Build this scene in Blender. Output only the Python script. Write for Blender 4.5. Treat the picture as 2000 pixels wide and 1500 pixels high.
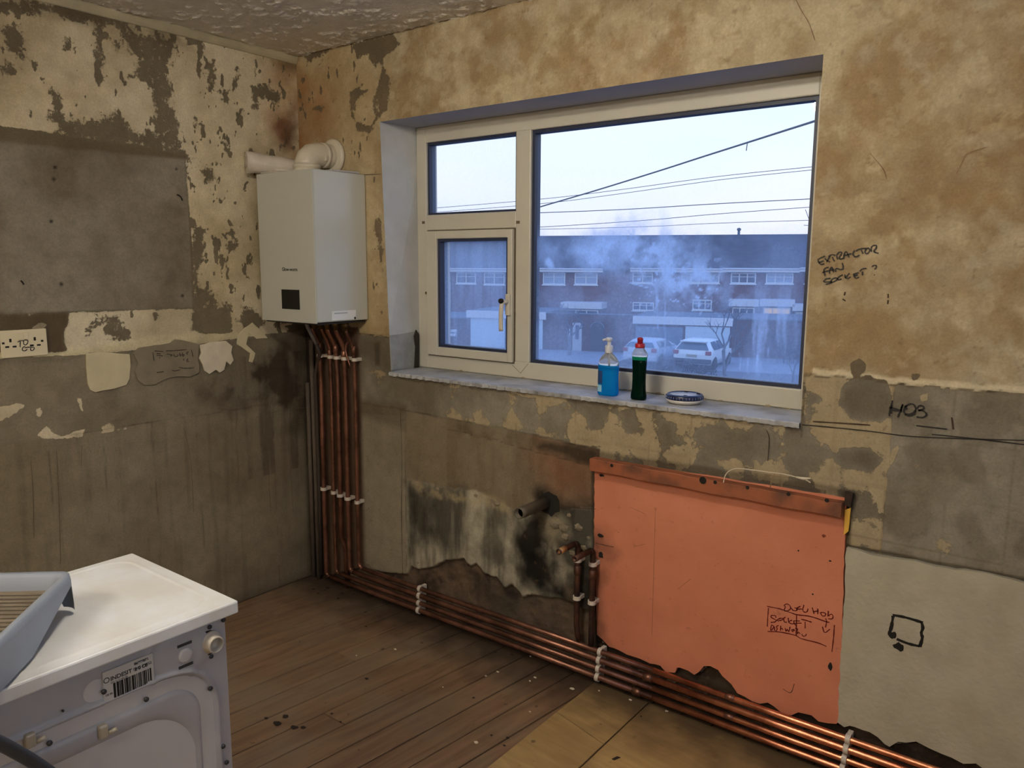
import bpy, bmesh, math, random
import numpy as np
from mathutils import Vector, Matrix
random.seed(7)
for o in list(bpy.data.objects): bpy.data.objects.remove(o, do_unlink=True)
SC = bpy.context.scene
COL = SC.collection
PI = math.pi

# ---------------------------------------------------------------- camera (solved from the room's vanishing lines)
CAM = np.array([2.9722, -2.2973, 1.4984]); YAW, PITCH, ROLL, FPX = -0.6538, -0.1518, 0.0053, 1526.89
_f = np.array([math.sin(YAW)*math.cos(PITCH), math.cos(YAW)*math.cos(PITCH), math.sin(PITCH)])
_r0 = np.array([math.cos(YAW), -math.sin(YAW), 0.0]); _u0 = np.cross(_r0, _f)
_r = math.cos(ROLL)*_r0 + math.sin(ROLL)*_u0; _u = -math.sin(ROLL)*_r0 + math.cos(ROLL)*_u0
cd = bpy.data.cameras.new('camera'); cam = bpy.data.objects.new('camera', cd); COL.objects.link(cam)
cd.sensor_fit = 'HORIZONTAL'; cd.sensor_width = 36.0; cd.lens = FPX/2000*36; cd.clip_start = 0.05; cd.clip_end = 500
cam.matrix_world = Matrix(((_r[0], _u[0], -_f[0], CAM[0]), (_r[1], _u[1], -_f[1], CAM[1]), (_r[2], _u[2], -_f[2], CAM[2]), (0, 0, 0, 1)))
SC.camera = cam
def ray(px, py): return _f + (px-1000)/FPX*_r - (py-750)/FPX*_u
def on(px, py, ax, v):
    d = ray(px, py); t = (v-CAM[ax])/d[ax]; return CAM + t*d
def WB(px, py, y=0.0):            # point of the window wall -> (x, z)
    p = on(px, py, 1, y); return (float(p[0]), float(p[2]))
def WL(px, py, x=0.0):            # point of the left wall -> (y, z)
    p = on(px, py, 0, x); return (float(p[1]), float(p[2]))
def ZP(px, py, z):
    p = on(px, py, 2, z); return (float(p[0]), float(p[1]), float(z))

# ---------------------------------------------------------------- world: overcast dusk sky, exposure
SC.view_settings.view_transform = 'Standard'; SC.view_settings.look = 'None'
SC.view_settings.gamma = 1.0; SC.view_settings.exposure = 0.0
try: SC.view_settings.use_curve_mapping = False
except Exception: pass
w = bpy.data.worlds.new('world'); SC.world = w; w.use_nodes = True
nt = w.node_tree; nt.nodes.clear(); N = nt.nodes.new; Lk = nt.links.new
out = N('ShaderNodeOutputWorld'); bg = N('ShaderNodeBackground'); tc = N('ShaderNodeTexCoord')
sep = N('ShaderNodeSeparateXYZ'); Lk(tc.outputs['Generated'], sep.inputs[0])
cr = N('ShaderNodeValToRGB'); e = cr.color_ramp.elements
e[0].position = 0.0; e[0].color = (0.62, 0.64, 0.76, 1); e[1].position = 1.0; e[1].color = (0.24, 0.44, 1.08, 1)
for p_, c_ in ((0.10, (0.72, 0.75, 0.86, 1)), (0.22, (0.66, 0.82, 0.95, 1)), (0.42, (0.38, 0.60, 1.04, 1))):
    q = cr.color_ramp.elements.new(p_); q.color = c_
mp = N('ShaderNodeMapping'); mp.inputs['Scale'].default_value = (1.2, 1.2, 5.0); Lk(tc.outputs['Generated'], mp.inputs['Vector'])
nz = N('ShaderNodeTexNoise'); nz.inputs['Scale'].default_value = 2.2; nz.inputs['Detail'].default_value = 5; Lk(mp.outputs[0], nz.inputs['Vector'])
mr = N('ShaderNodeMapRange'); mr.inputs['From Min'].default_value = 0.42; mr.inputs['From Max'].default_value = 0.72; Lk(nz.outputs[0], mr.inputs['Value'])
mr.inputs['To Max'].default_value = 0.5
mx = N('ShaderNodeMix'); mx.data_type = 'RGBA'; Lk(mr.outputs[0], mx.inputs['Factor']); Lk(sep.outputs['Z'], cr.inputs['Fac'])
Lk(cr.outputs['Color'], mx.inputs['A']); mx.inputs['B'].default_value = (0.86, 0.80, 0.86, 1)
Lk(mx.outputs['Result'], bg.inputs['Color']); bg.inputs['Strength'].default_value = 1.5
Lk(bg.outputs[0], out.inputs['Surface'])

# ---------------------------------------------------------------- helpers
def srgb(r, g, b):
    f = lambda c: (c/255)/12.92 if c/255 <= 0.04045 else ((c/255+0.055)/1.055)**2.4
    return (f(r), f(g), f(b))
class MB:
    def __init__(s): s.v = []; s.f = []; s.sm = []
    def add(s, vs, fs, smooth=False):
        n = len(s.v); s.v += [tuple(map(float, v)) for v in vs]; s.f += [tuple(n+i for i in f) for f in fs]; s.sm += [smooth]*len(fs)
        return s
    def box(s, x0, x1, y0, y1, z0, z1):
        return s.add([(x0,y0,z0),(x1,y0,z0),(x1,y1,z0),(x0,y1,z0),(x0,y0,z1),(x1,y0,z1),(x1,y1,z1),(x0,y1,z1)],
              [(0,3,2,1),(4,5,6,7),(0,1,5,4),(1,2,6,5),(2,3,7,6),(3,0,4,7)])
    def hexa(s, bot, top):     # two quads of four points each
        return s.add(list(bot)+list(top), [(3,2,1,0),(4,5,6,7),(0,1,5,4),(1,2,6,5),(2,3,7,6),(3,0,4,7)])
    def tube(s, path, r, n=12, cap=True, rs=None):
        P = [Vector(p) for p in path]; m = len(P); rings = []; prev = None
        for i in range(m):
            t = (P[min(i+1, m-1)]-P[max(i-1, 0)]).normalized()
            if prev is None:
                a = Vector((0,0,1)) if abs(t.z) < .9 else Vector((1,0,0)); nrm = t.cross(a).normalized()
            else:
                nrm = (prev - t*prev.dot(t)).normalized()
            prev = nrm; b = t.cross(nrm); rr = rs[i] if rs else r
            rings.append([P[i]+(nrm*math.cos(2*PI*k/n)+b*math.sin(2*PI*k/n))*rr for k in range(n)])
        vs = [v for rg in rings for v in rg]
        fs = [(i*n+k, i*n+(k+1)%n, (i+1)*n+(k+1)%n, (i+1)*n+k) for i in range(m-1) for k in range(n)]
        s.add(vs, fs, True)
        if cap: s.add(rings[0], [tuple(range(n-1,-1,-1))]); s.add(rings[-1], [tuple(range(n))])
        return s
    def lathe(s, prof, c=(0,0,0), n=24, axis='z', sx=1, sy=1, smooth=True):
        vs = []; m = len(prof)
        for r, h in prof:
            for k in range(n):
                a = 2*PI*k/n; p = (r*math.cos(a)*sx, r*math.sin(a)*sy, h)
                if axis == 'y': p = (p[0], p[2], p[1])
                if axis == 'x': p = (p[2], p[0], p[1])
                vs.append((c[0]+p[0], c[1]+p[1], c[2]+p[2]))
        fs = [(i*n+k, i*n+(k+1)%n, (i+1)*n+(k+1)%n, (i+1)*n+k) for i in range(m-1) for k in range(n)]
        s.add(vs, fs, smooth)
        if prof[0][0] > 1e-5: s.add(vs[:n], [tuple(range(n-1,-1,-1))])
        if prof[-1][0] > 1e-5: s.add(vs[-n:], [tuple(range(n))])
        return s
    def prism(s, pts, a0, a1, plane='xz'):   # polygon in a plane, extruded along the third axis
        n = len(pts)
        def P(p, a): return (p[0], a, p[1]) if plane == 'xz' else ((a, p[0], p[1]) if plane == 'yz' else (p[0], p[1], a))
        vs = [P(p, a0) for p in pts]+[P(p, a1) for p in pts]
        return s.add(vs, [tuple(range(n)), tuple(range(2*n-1, n-1, -1))]+[(i, (i+1)%n, n+(i+1)%n, n+i) for i in range(n)])
def mesh_of(mb, name, m, off=(0,0,0)):
    me = bpy.data.meshes.new(name)
    o = off; me.from_pydata([(v[0]-o[0], v[1]-o[1], v[2]-o[2]) for v in mb.v], [], mb.f)
    me.polygons.foreach_set('use_smooth', mb.sm)
    bm = bmesh.new(); bm.from_mesh(me); bmesh.ops.remove_doubles(bm, verts=bm.verts, dist=1e-6)
    bmesh.ops.recalc_face_normals(bm, faces=bm.faces)
    big = [f for f in bm.faces if len(f.verts) > 4]
    if big: bmesh.ops.triangulate(bm, faces=big)
    bm.to_mesh(me); bm.free()
    if m: me.materials.append(m)
    return me
def wloc(o):
    l = Vector((0,0,0))
    while o: l += o.location; o = o.parent
    return l
def obj(name, mb, m, parent=None, bevel=0, seg=2, label=None, local=False):
    """one mesh object; the builder's coordinates are world ones unless local"""
    off = (0,0,0) if (local or parent is None) else wloc(parent)
    o = bpy.data.objects.new(name, mesh_of(mb, name, m, off)); COL.objects.link(o); o.parent = parent
    if bevel:
        b = o.modifiers.new('bevel', 'BEVEL'); b.width = bevel; b.segments = seg; b.limit_method = 'ANGLE'; b.angle_limit = math.radians(40); b.use_clamp_overlap = True
    if label: o['label'] = label
    return o
def empty(name, loc, label=None, cat=None, group=None, kind=None, rotz=0):
    o = bpy.data.objects.new(name, None); o.location = loc; o.rotation_euler = (0,0,rotz); o.empty_display_size = .05; COL.objects.link(o)
    return tag(o, label, cat, group, kind)
def tag(o, label=None, cat=None, group=None, kind=None):
    if label: o['label'] = label
    if cat: o['category'] = cat
    if group: o['group'] = group
    if kind: o['kind'] = kind
    return o
def copy_tree(o, parent=None):
    c = o.copy(); COL.objects.link(c); c.parent = parent
    for ch in [x for x in KIDS.get(o.name, [])]: copy_tree(ch, c)
    return c
KIDS = {}
def smooth_line(pts, k=5):
    P = [np.array(p, float) for p in pts]
    if len(P) < 3: return [tuple(p) for p in P]
    Q = [2*P[0]-P[1]]+P+[2*P[-1]-P[-2]]; o = []
    for i in range(1, len(Q)-2):
        for j in range(k):
            t = j/k; a, b, c, d = Q[i-1:i+3]
            o.append(tuple(.5*(2*b+(c-a)*t+(2*a-5*b+4*c-d)*t*t+(3*b-a-3*c+d)*t**3)))
    return o+[tuple(P[-1])]

# ---------------------------------------------------------------- materials
def nmat(name):
    m = bpy.data.materials.new(name); m.use_nodes = True
    return m, m.node_tree, m.node_tree.nodes['Principled BSDF']
def mat(name, col, rough=.6, metal=0, var=0.0, vscale=8, bump=0.0, bscale=60, col2=None, spec=None, stretch=(1,1,1), coat=0, v0=.35, v1=.65, emit=None):
    m, t, p = nmat(name); c = srgb(*col)
    p.inputs['Roughness'].default_value = rough; p.inputs['Metallic'].default_value = metal
    if spec is not None: p.inputs['Specular IOR Level'].default_value = spec
    if coat: p.inputs['Coat Weight'].default_value = coat
    p.inputs['Base Color'].default_value = (*c, 1)
    if emit: p.inputs['Emission Color'].default_value = (*emit[0], 1); p.inputs['Emission Strength'].default_value = emit[1]
    g = t.nodes.new('ShaderNodeNewGeometry'); mpp = t.nodes.new('ShaderNodeMapping'); mpp.inputs['Scale'].default_value = stretch
    t.links.new(g.outputs['Position'], mpp.inputs['Vector'])
    if var or col2:
        n = t.nodes.new('ShaderNodeTexNoise'); n.inputs['Scale'].default_value = vscale; n.inputs['Detail'].default_value = 6; n.inputs['Roughness'].default_value = .6
        t.links.new(mpp.outputs[0], n.inputs['Vector'])
        r = t.nodes.new('ShaderNodeMapRange'); r.inputs['From Min'].default_value = v0; r.inputs['From Max'].default_value = v1
        t.links.new(n.outputs[0], r.inputs['Value'])
        x = t.nodes.new('ShaderNodeMix'); x.data_type = 'RGBA'; t.links.new(r.outputs[0], x.inputs['Factor'])
        c2 = srgb(*col2) if col2 else tuple(max(0, v*(1-var)) for v in c)
        x.inputs['A'].default_value = (*c, 1); x.inputs['B'].default_value = (*c2, 1)
        t.links.new(x.outputs['Result'], p.inputs['Base Color'])
    if bump:
        n = t.nodes.new('ShaderNodeTexNoise'); n.inputs['Scale'].default_value = bscale; n.inputs['Detail'].default_value = 5
        t.links.new(mpp.outputs[0], n.inputs['Vector'])
        b = t.nodes.new('ShaderNodeBump'); b.inputs['Strength'].default_value = 1; b.inputs['Distance'].default_value = bump
        t.links.new(n.outputs[0], b.inputs['Height']); t.links.new(b.outputs[0], p.inputs['Normal'])
    return m
def wall_mat(name):
    """two colour layers (vertex colours 'under' and 'top'), ragged edge from attribute 'cover' plus fine noise"""
    m, t, p = nmat(name); nd = t.nodes.new; lk = t.links.new
    p.inputs['Roughness'].default_value = .92; p.inputs['Specular IOR Level'].default_value = .2
    a = nd('ShaderNodeAttribute'); a.attribute_name = 'under'; b = nd('ShaderNodeAttribute'); b.attribute_name = 'top'; c = nd('ShaderNodeAttribute'); c.attribute_name = 'cover'
    g = nd('ShaderNodeNewGeometry')
    n = nd('ShaderNodeTexNoise'); n.inputs['Scale'].default_value = 46; n.inputs['Detail'].default_value = 9; n.inputs['Roughness'].default_value = .74; lk(g.outputs['Position'], n.inputs['Vector'])
    ma = nd('ShaderNodeMath'); ma.operation = 'MULTIPLY_ADD'; ma.inputs[1].default_value = 1.5; lk(n.outputs[0], ma.inputs[0]); lk(c.outputs['Fac'], ma.inputs[2])
    mr = nd('ShaderNodeMapRange'); mr.inputs['From Min'].default_value = 1.20; mr.inputs['From Max'].default_value = 1.30; lk(ma.outputs[0], mr.inputs['Value'])
    x = nd('ShaderNodeMix'); x.data_type = 'RGBA'; lk(mr.outputs[0], x.inputs['Factor']); lk(a.outputs['Color'], x.inputs['A']); lk(b.outputs['Color'], x.inputs['B'])
    # fine tone variation
    n2 = nd('ShaderNodeTexNoise'); n2.inputs['Scale'].default_value = 130; n2.inputs['Detail'].default_value = 6; n2.inputs['Roughness'].default_value = .7; lk(g.outputs['Position'], n2.inputs['Vector'])
    r2 = nd('ShaderNodeMapRange'); r2.inputs['From Min'].default_value = .3; r2.inputs['From Max'].default_value = .7; r2.inputs['To Min'].default_value = .84; r2.inputs['To Max'].default_value = 1.12; lk(n2.outputs[0], r2.inputs['Value'])
    n3 = nd('ShaderNodeTexNoise'); n3.inputs['Scale'].default_value = 16; n3.inputs['Detail'].default_value = 7; n3.inputs['Roughness'].default_value = .65; lk(g.outputs['Position'], n3.inputs['Vector'])
    r3 = nd('ShaderNodeMapRange'); r3.inputs['From Min'].default_value = .3; r3.inputs['From Max'].default_value = .7; r3.inputs['To Min'].default_value = .86; r3.inputs['To Max'].default_value = 1.12; lk(n3.outputs[0], r3.inputs['Value'])
    mm = nd('ShaderNodeMath'); mm.operation = 'MULTIPLY'; lk(r2.outputs[0], mm.inputs[0]); lk(r3.outputs[0], mm.inputs[1])
    y = nd('ShaderNodeVectorMath'); y.operation = 'SCALE'; lk(x.outputs['Result'], y.inputs[0]); lk(mm.outputs[0], y.inputs['Scale']); lk(y.outputs[0], p.inputs['Base Color'])
    h = nd('ShaderNodeMath'); h.operation = 'MULTIPLY_ADD'; h.inputs[1].default_value = .6; lk(mr.outputs[0], h.inputs[0]); lk(n2.outputs[0], h.inputs[2])
    bu = nd('ShaderNodeBump'); bu.inputs['Distance'].default_value = .0022; bu.inputs['Strength'].default_value = .8; lk(h.outputs[0], bu.inputs['Height']); lk(bu.outputs[0], p.inputs['Normal'])
    return m

# ---------------------------------------------------------------- numpy painting tools for the worn walls
def vnoise(U, V, fu, fv, seed):
    rs = np.random.RandomState(seed); G = rs.rand(256, 256)
    a = U*fu+1000.3; b = V*fv+1000.7; i = np.floor(a).astype(int); j = np.floor(b).astype(int); fa = a-i; fb = b-j
    fa = fa*fa*(3-2*fa); fb = fb*fb*(3-2*fb); g = lambda p, q: G[p & 255, q & 255]
    return (g(i,j)*(1-fa)+g(i+1,j)*fa)*(1-fb)+(g(i,j+1)*(1-fa)+g(i+1,j+1)*fa)*fb
def fbm(U, V, f, seed=0, oct=5, su=1, sv=1, gain=.55):
    o = 0; a = 1; s = 0
    for k in range(oct):
        o = o+a*vnoise(U, V, f*su*2**k, f*sv*2**k, seed+k*17); s += a; a *= gain
    return o/s
class Painter:
    def __init__(s, U, V, topx):
        s.U = U; s.V = V; s.topx = topx; n = U.shape
        s.under = np.zeros(n+(3,)); s.top = np.zeros(n+(3,)); s.cover = np.ones(n)*.5; s.h = np.zeros(n)
    def sd(s, pts, raw=False):          # signed distance to a polygon, + inside, within its neighbourhood
        P = pts if raw else [s.topx(*p) for p in pts]
        P = np.array(P); U, V = s.U, s.V
        u0, v0 = P.min(0)-.15; u1, v1 = P.max(0)+.15
        D = np.full(U.shape, -.15); M = (U > u0)&(U < u1)&(V > v0)&(V < v1)
        u = U[M]; v = V[M]; d = np.full(u.shape, 9.); ins = np.zeros(u.shape, bool)
        for i in range(len(P)):
            a = P[i]; b = P[(i+1) % len(P)]; e = b-a; L2 = max(e@e, 1e-12)
            t = np.clip(((u-a[0])*e[0]+(v-a[1])*e[1])/L2, 0, 1)
            d = np.minimum(d, np.hypot(u-a[0]-t*e[0], v-a[1]-t*e[1]))
            c = ((a[1] > v) != (b[1] > v)) & (u < (b[0]-a[0])*(v-a[1])/((b[1]-a[1]) if abs(b[1]-a[1]) > 1e-12 else 1e-12)+a[0]); ins ^= c
        D[M] = np.where(ins, d, -d); return np.maximum(D, -.15)
    def line(s, pts, raw=False):
        P = [np.array(p if raw else s.topx(*p)) for p in pts]; D = np.full(s.U.shape, 9.)
        for a, b in zip(P[:-1], P[1:]):
            e = b-a; t = np.clip(((s.U-a[0])*e[0]+(s.V-a[1])*e[1])/max(e@e, 1e-12), 0, 1)
            D = np.minimum(D, np.hypot(s.U-a[0]-t*e[0], s.V-a[1]-t*e[1]))
        return D
    def w(s, sd, soft=.01, wob=.0, f=14, seed=3):
        if wob: sd = sd+(fbm(s.U, s.V, f, seed, 5)-.5)*2*wob
        return np.clip(sd/soft*.5+.5, 0, 1)
    def mixc(s, which, wgt, col):
        A = getattr(s, which); c = np.array(col)
        A += (c-A)*wgt[..., None]
    def setcover(s, wgt, val): s.cover += (val-s.cover)*wgt
    def dirt(s, wgt, col=(30, 24, 18), both=True):
        s.mixc('under', wgt, srgb(*col))
        if both: s.mixc('top', wgt, srgb(*col))
def grid_object(name, us, vs, P, to3, m, hole=None, parent=None):
    nu, nv = len(us), len(vs); X = to3(P)
    co = X.reshape(-1, 3)
    I = np.arange(nu*nv).reshape(nu, nv); q = np.stack([I[:-1,:-1], I[1:,:-1], I[1:,1:], I[:-1,1:]], -1)
    keep = np.ones(q.shape[:2], bool)
    if hole is not None:
        cu = (us[1:]+us[:-1])/2; cv = (vs[1:]+vs[:-1])/2
        keep = ~(((cu > hole[0])&(cu < hole[1]))[:, None]&((cv > hole[2])&(cv < hole[3]))[None, :])
    F = q[keep].reshape(-1, 4).astype(np.int32)
    me = bpy.data.meshes.new(name); me.vertices.add(len(co)); me.vertices.foreach_set('co', co.astype(np.float32).ravel())
    me.loops.add(F.size); me.loops.foreach_set('vertex_index', F.ravel()); me.polygons.add(len(F))
    me.polygons.foreach_set('loop_start', np.arange(0, F.size, 4, dtype=np.int32))
    try: me.polygons.foreach_set('loop_total', np.full(len(F), 4, np.int32))
    except Exception: pass
    me.update(calc_edges=True); me.polygons.foreach_set('use_smooth', np.ones(len(F), bool))
    for nm in ('under', 'top'):
        a = me.attributes.new(nm, 'FLOAT_COLOR', 'POINT'); c = np.ones((len(co), 4), np.float32); c[:, :3] = getattr(P, nm).reshape(-1, 3); a.data.foreach_set('color', c.ravel())
    a = me.attributes.new('cover', 'FLOAT', 'POINT'); a.data.foreach_set('value', P.cover.astype(np.float32).ravel())
    me.materials.append(m); o = bpy.data.objects.new(name, me); COL.objects.link(o); o.parent = parent
    return o
def seg_coords(breaks, step):
    o = [breaks[0]]
    for a, b in zip(breaks[:-1], breaks[1:]):
        n = max(1, int(round((b-a)/step))); o += list(np.linspace(a, b, n+1)[1:])
    return np.array(o)
def ribbon(strokes, width, to3, nrm, lift=.0006):
    """pen strokes as thin flat ribbons lying on a surface"""
    mb = MB(); nrm = Vector(nrm)
    for st in strokes:
        pts = [Vector(to3(p)) for p in smooth_line(st, 4)]
        if len(pts) < 2: continue
        L = []
        for i, p in enumerate(pts):
            t = (pts[min(i+1, len(pts)-1)]-pts[max(i-1, 0)]).normalized(); s_ = t.cross(nrm).normalized()*width/2*(.75+.5*random.random())
            L.append((p+s_+nrm*lift, p-s_+nrm*lift))
        vs = [v for a in L for v in a]; mb.add(vs, [(2*i, 2*i+1, 2*i+3, 2*i+2) for i in range(len(L)-1)])
    return mb
H = 2.40; XA, XB, ZS, ZT = .545, 2.277, 1.045, 2.07; FY = .19      # ceiling height, window opening, frame plane

# ================================================================ ROOM SHELL
WALLM = wall_mat('worn_plaster_wall')
C = srgb
def lerp3(a, b, t): return np.array(a)*(1-t[..., None])+np.array(b)*t[..., None]

# ---- back wall (the window wall, plane y = 0)
xs = seg_coords([0, XA, XB, 3.6], .0055); zs = seg_coords([0, ZS-.014, ZT, H], .0055)
U, V = np.meshgrid(xs, zs, indexing='ij')
P = Painter(U, V, WB)
n1 = fbm(U, V, 3.2, 11, 6); n2 = fbm(U, V, 9, 31, 6); n3 = fbm(U, V, 26, 51, 5)
st = lambda x, a, b: np.clip((x-a)/(b-a), 0, 1)
# upper zone: tan and cream distemper; beneath it brown plaster
P.top[:] = lerp3(C(176, 163, 134), C(152, 131, 98), st(n1+.45*(n2-.5)+.2*(n3-.5), .38, .62))
P.top[:] = lerp3(P.top, np.broadcast_to(C(190, 184, 164), P.top.shape), .40*st(n2, .56, .72))
mot = fbm(U, V, 7, 501, 7, gain=.62); mo2 = fbm(U, V, 5, 521, 7, su=.8, gain=.65); mo3 = fbm(U, V, 13, 541, 6, gain=.65)
P.mixc('top', .42*st(mot, .53, .58), C(142, 118, 84)); P.mixc('top', .38*st(mo2, .55, .60), C(192, 178, 146)); P.mixc('top', .30*st(mo3, .56, .61), C(134, 112, 82)); P.mixc('top', .25*st(mo3, .42, .38), C(196, 184, 156))
P.under[:] = lerp3(C(122, 108, 86), C(98, 86, 68), n2)
P.cover[:] = 1.1+.3*(n3-.5)
# near the corner: chips and orange damp
cz = st(-U, -.62, -.45)*st(V, 1.15, 1.25)
chip = fbm(U, V, 30, 77, 5, su=1.2, sv=.6)
P.cover -= cz*(.12+np.clip((chip-.64)*6, 0, 1)*1.0)
P.mixc('top', cz*.55, C(190, 172, 134))
P.mixc('top', st(-U, -.34, -.02)*st(V, 1.7, 2.0)*.65*st(fbm(U, V, 6, 91), .38, .6), C(160, 118, 72))
P.mixc('top', st(-U, -.10, -.0)*.6*st(n2, .35, .6), C(134, 92, 54))
for pts in ([(590,95),(660,85),(640,100),(600,125)], [(690,85),(770,62),(785,85),(760,110),(738,130),(722,105),(700,112)], [(752,120),(768,150),(762,215),(748,230),(742,180)],
            [(683,180),(700,170),(722,176),(712,186),(697,196),(690,222),(684,215)], [(690,225),(700,238),(728,245),(742,225),(728,262),(700,256)], [(612,212),(622,204),(634,208),(628,222),(618,216)], [(734,185),(742,178),(740,222),(733,214)],
            [(733,428),(746,432),(748,500),(742,520),(738,470),(730,450)]):
    P.setcover(P.w(P.sd(pts), .022, .008, 40, 5), .1)
for pts in ([(590,180),(650,190),(640,290),(590,270)],): P.mixc('top', P.w(P.sd(pts), .09, .05)*.5, C(140, 84, 40))
# top ridge line under the upper zone
low = P.w(P.sd([(560,640),(762,657),(762,1500),(560,1500)], ), .006, .004)
lowr_pts = [(1560,729),(1600,734),(1640,735),(1655,742),(1700,741),(1743,752),(1800,756),(1870,760),(1930,764),(2000,768)]
zl = [WB(*p) for p in lowr_pts]
zr = np.interp(U, [p[0] for p in zl], [p[1] for p in zl])
left_z = np.interp(U, [0, .37, .55], [1.22, 1.196, 1.19]); zb = np.where(U < 1.2, left_z, zr)
zb = zb+(fbm(U, V, 22, 9)-.5)*.022
B = st(zb-V, -.003, .003)                       # 1 below the splash line
P.mixc('under', B, (0,0,0)); P.under += B[..., None]*lerp3(C(138, 132, 118), C(112, 104, 88), st(n1*.5+n2*.5, .38, .62))
# cream remnants between tile dabs
gx = (U-2.665)/.146; gz = (V-1.19)/.15
fx = np.abs(gx-np.round(gx))*.146; fz = np.abs(gz-np.round(gz))*.15
seam = np.minimum(fx, fz)
cell = vnoise(np.floor(gx), np.floor(gz), 1.0, 1.0, 8)
dab = np.hypot((gx-np.floor(gx)-.5)*.146, (gz-np.floor(gz)-.5)*.15)+(fbm(U, V, 11, 61)-.5)*.17
east = st(U, 2.50, 2.36); rem = .06+.085*0
remc = .5+ (dab-.050)*14*np.where(U < .75, .6, 1)      # cream kept outside the dabs
remc = np.where(U > 2.52, .02+np.clip((fbm(U, V, 7, 71)-.70)*5, 0, .6), remc)
remc = remc-(.5*st(1.35-U, -.1, .5)+.3*st(n2, .5, .62))*(U < 2.3)
P.cover = np.where(B > .5, np.clip(remc, 0, 1), P.cover)
P.mixc('top', B*.85, C(162, 148, 120)); 
dk = B*st(.052-dab, -.004, .02)*(V > .70)*(U > 1.5); P.mixc('under', dk*.45, C(100, 92, 78))
sm = B*st(.004-seam, 0, .003)*(U > .6)*st(fbm(U, V, 9, 15), .42, .5); P.dirt(sm*.35, (90, 76, 56))
ridge = np.abs(V-zb-.010); P.mixc('top', st(.012-ridge, 0, .008)*(U > 2.3)*.8, C(214, 204, 174)); P.dirt(st(.0035-np.abs(V-zb), 0, .002)*st(fbm(U,V,8,3), .4, .5)*.75, (70, 56, 40))
for pts in ([(1660,708),(1680,703),(1692,712),(1688,728),(1676,738),(1664,730)], [(1660,742),(1672,738),(1700,735),(1730,742),(1738,760),(1742,805),(1718,826),(1690,820),(1660,808),(1640,790),(1644,760)], [(1640,880),(1700,875),(1716,905),(1690,918),(1655,915),(1632,900)], [(1780,730),(1796,734),(1796,744),(1782,744)]):
    P.setcover(P.w(P.sd(pts), .006, .012, 30, 5), .05); P.mixc('under', P.w(P.sd(pts), .02, .01)*.7, C(98, 90, 76))
for pts in ([(1797,772),(1812,768),(1813,783),(1799,784)], [(1790,905),(1797,902),(1796,912),(1788,916)], [(1742,880),(1754,870),(1752,890),(1745,905),(1736,915)], [(1710,960),(1722,940),(1724,1000),(1716,1002)], [(1636,845),(1730,850),(1735,880),(1700,870),(1640,872)]):
    P.setcover(P.w(P.sd(pts), .004, .006, 30, 5), .95)
# below the worktop line
zc = np.interp(U, [0, .354, 1.213, 1.575, 1.6], [.90, .892, .88, .862, .86])+(fbm(U, V, 12, 19)-.5)*.012
Cc = st(zc-V, -.002, .004)*(U < 1.60)
P.setcover(Cc, 0.05)
P.mixc('under', Cc, C(122, 110, 90)); P.mixc('under', Cc*.5*st(n1, .4, .62), C(140, 128, 108))
P.mixc('under', Cc*.4*st(fbm(U, V, 5, 23, 5, su=3, sv=.6), .5, .68), C(98, 84, 66))
P.mixc('under', Cc*.65*P.w(P.sd([(1050,860),(1162,880),(1160,985),(1090,985),(1040,900)]), .08, .05), C(122, 78, 52))
# smooth pale strip right of the pipes
sp = P.sd([(702,805),(786,812),(790,1135),(745,1120),(705,1095)]); P.mixc('under', P.w(sp, .004, .003), C(142, 133, 114)); P.dirt(st(.004-np.abs(sp), 0, .004)*.5*st(n3, .35, .6), (50, 40, 30))
P.mixc('under', P.w(P.sd([(700,780),(790,790),(786,840),(705,815)]), .02, .01)*.6, C(92, 80, 64))
# behind the pipes, dark and rusty
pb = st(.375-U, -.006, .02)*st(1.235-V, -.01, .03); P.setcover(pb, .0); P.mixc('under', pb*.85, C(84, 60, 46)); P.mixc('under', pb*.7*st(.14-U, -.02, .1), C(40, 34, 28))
# whitewashed, mouldy lower part
mw = P.sd([(790,935),(830,942),(860,950),(890,955),(930,958),(960,975),(1005,995),(1050,1000),(1160,990),(1166,1260),(1150,1262),(1090,1168),(1030,1160),(1020,1165),(1000,1140),(985,1146),(970,1128),(945,1118),(930,1098),(918,1104),(905,1092),(870,1092),(840,1108),(815,1112),(800,1104),(790,1120)])
mww = P.w(mw, .004, .010, 30, 6)*(V < .9)
P.mixc('under', mww, C(174, 167, 148)); 
stre = fbm(U, V, 4, 43, 6, su=6, sv=.7); P.dirt(mww*.62*st(stre, .44, .66), (52, 48, 40)); P.dirt(mww*.5*st(fbm(U, V, 6, 47, 5), .5, .66), (44, 40, 34))
for pts, s_ in (([(800,962),(830,955),(850,1040),(830,1060),(805,1040)], .7), ([(850,970),(900,960),(905,1060),(870,1080),(850,1040)], .55), ([(1030,1010),(1060,1005),(1075,1080),(1060,1090),(1070,1150),(1140,1165),(1160,1250),(1130,1240),(1100,1165),(1050,1150),(1020,1130),(1012,1085)], .95), ([(1020,1070),(1070,1075),(1080,1140),(1040,1140),(1018,1110)], .95), ([(1060,980),(1160,990),(1166,1180),(1110,1120),(1075,1060),(1052,1020)], .85), ([(1110,1120),(1166,1120),(1172,1290),(1130,1270)], .9), ([(1060,960),(1085,970),(1080,1000),(1058,1000)], .95)):
    P.dirt(P.w(P.sd(pts)+.012, .035, .05, 14, 8)*s_, (26, 23, 20))
P.mixc('under', P.w(P.sd([(1062,1010),(1095,1008),(1105,1040),(1080,1055),(1064,1040)]), .03, .03, 20)*.75, C(158, 148, 124))
P.mixc('under', P.w(P.sd([(1100,1140),(1118,1150),(1125,1185),(1108,1170)]), .03, .03, 20)*.6, C(128, 112, 92))
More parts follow.
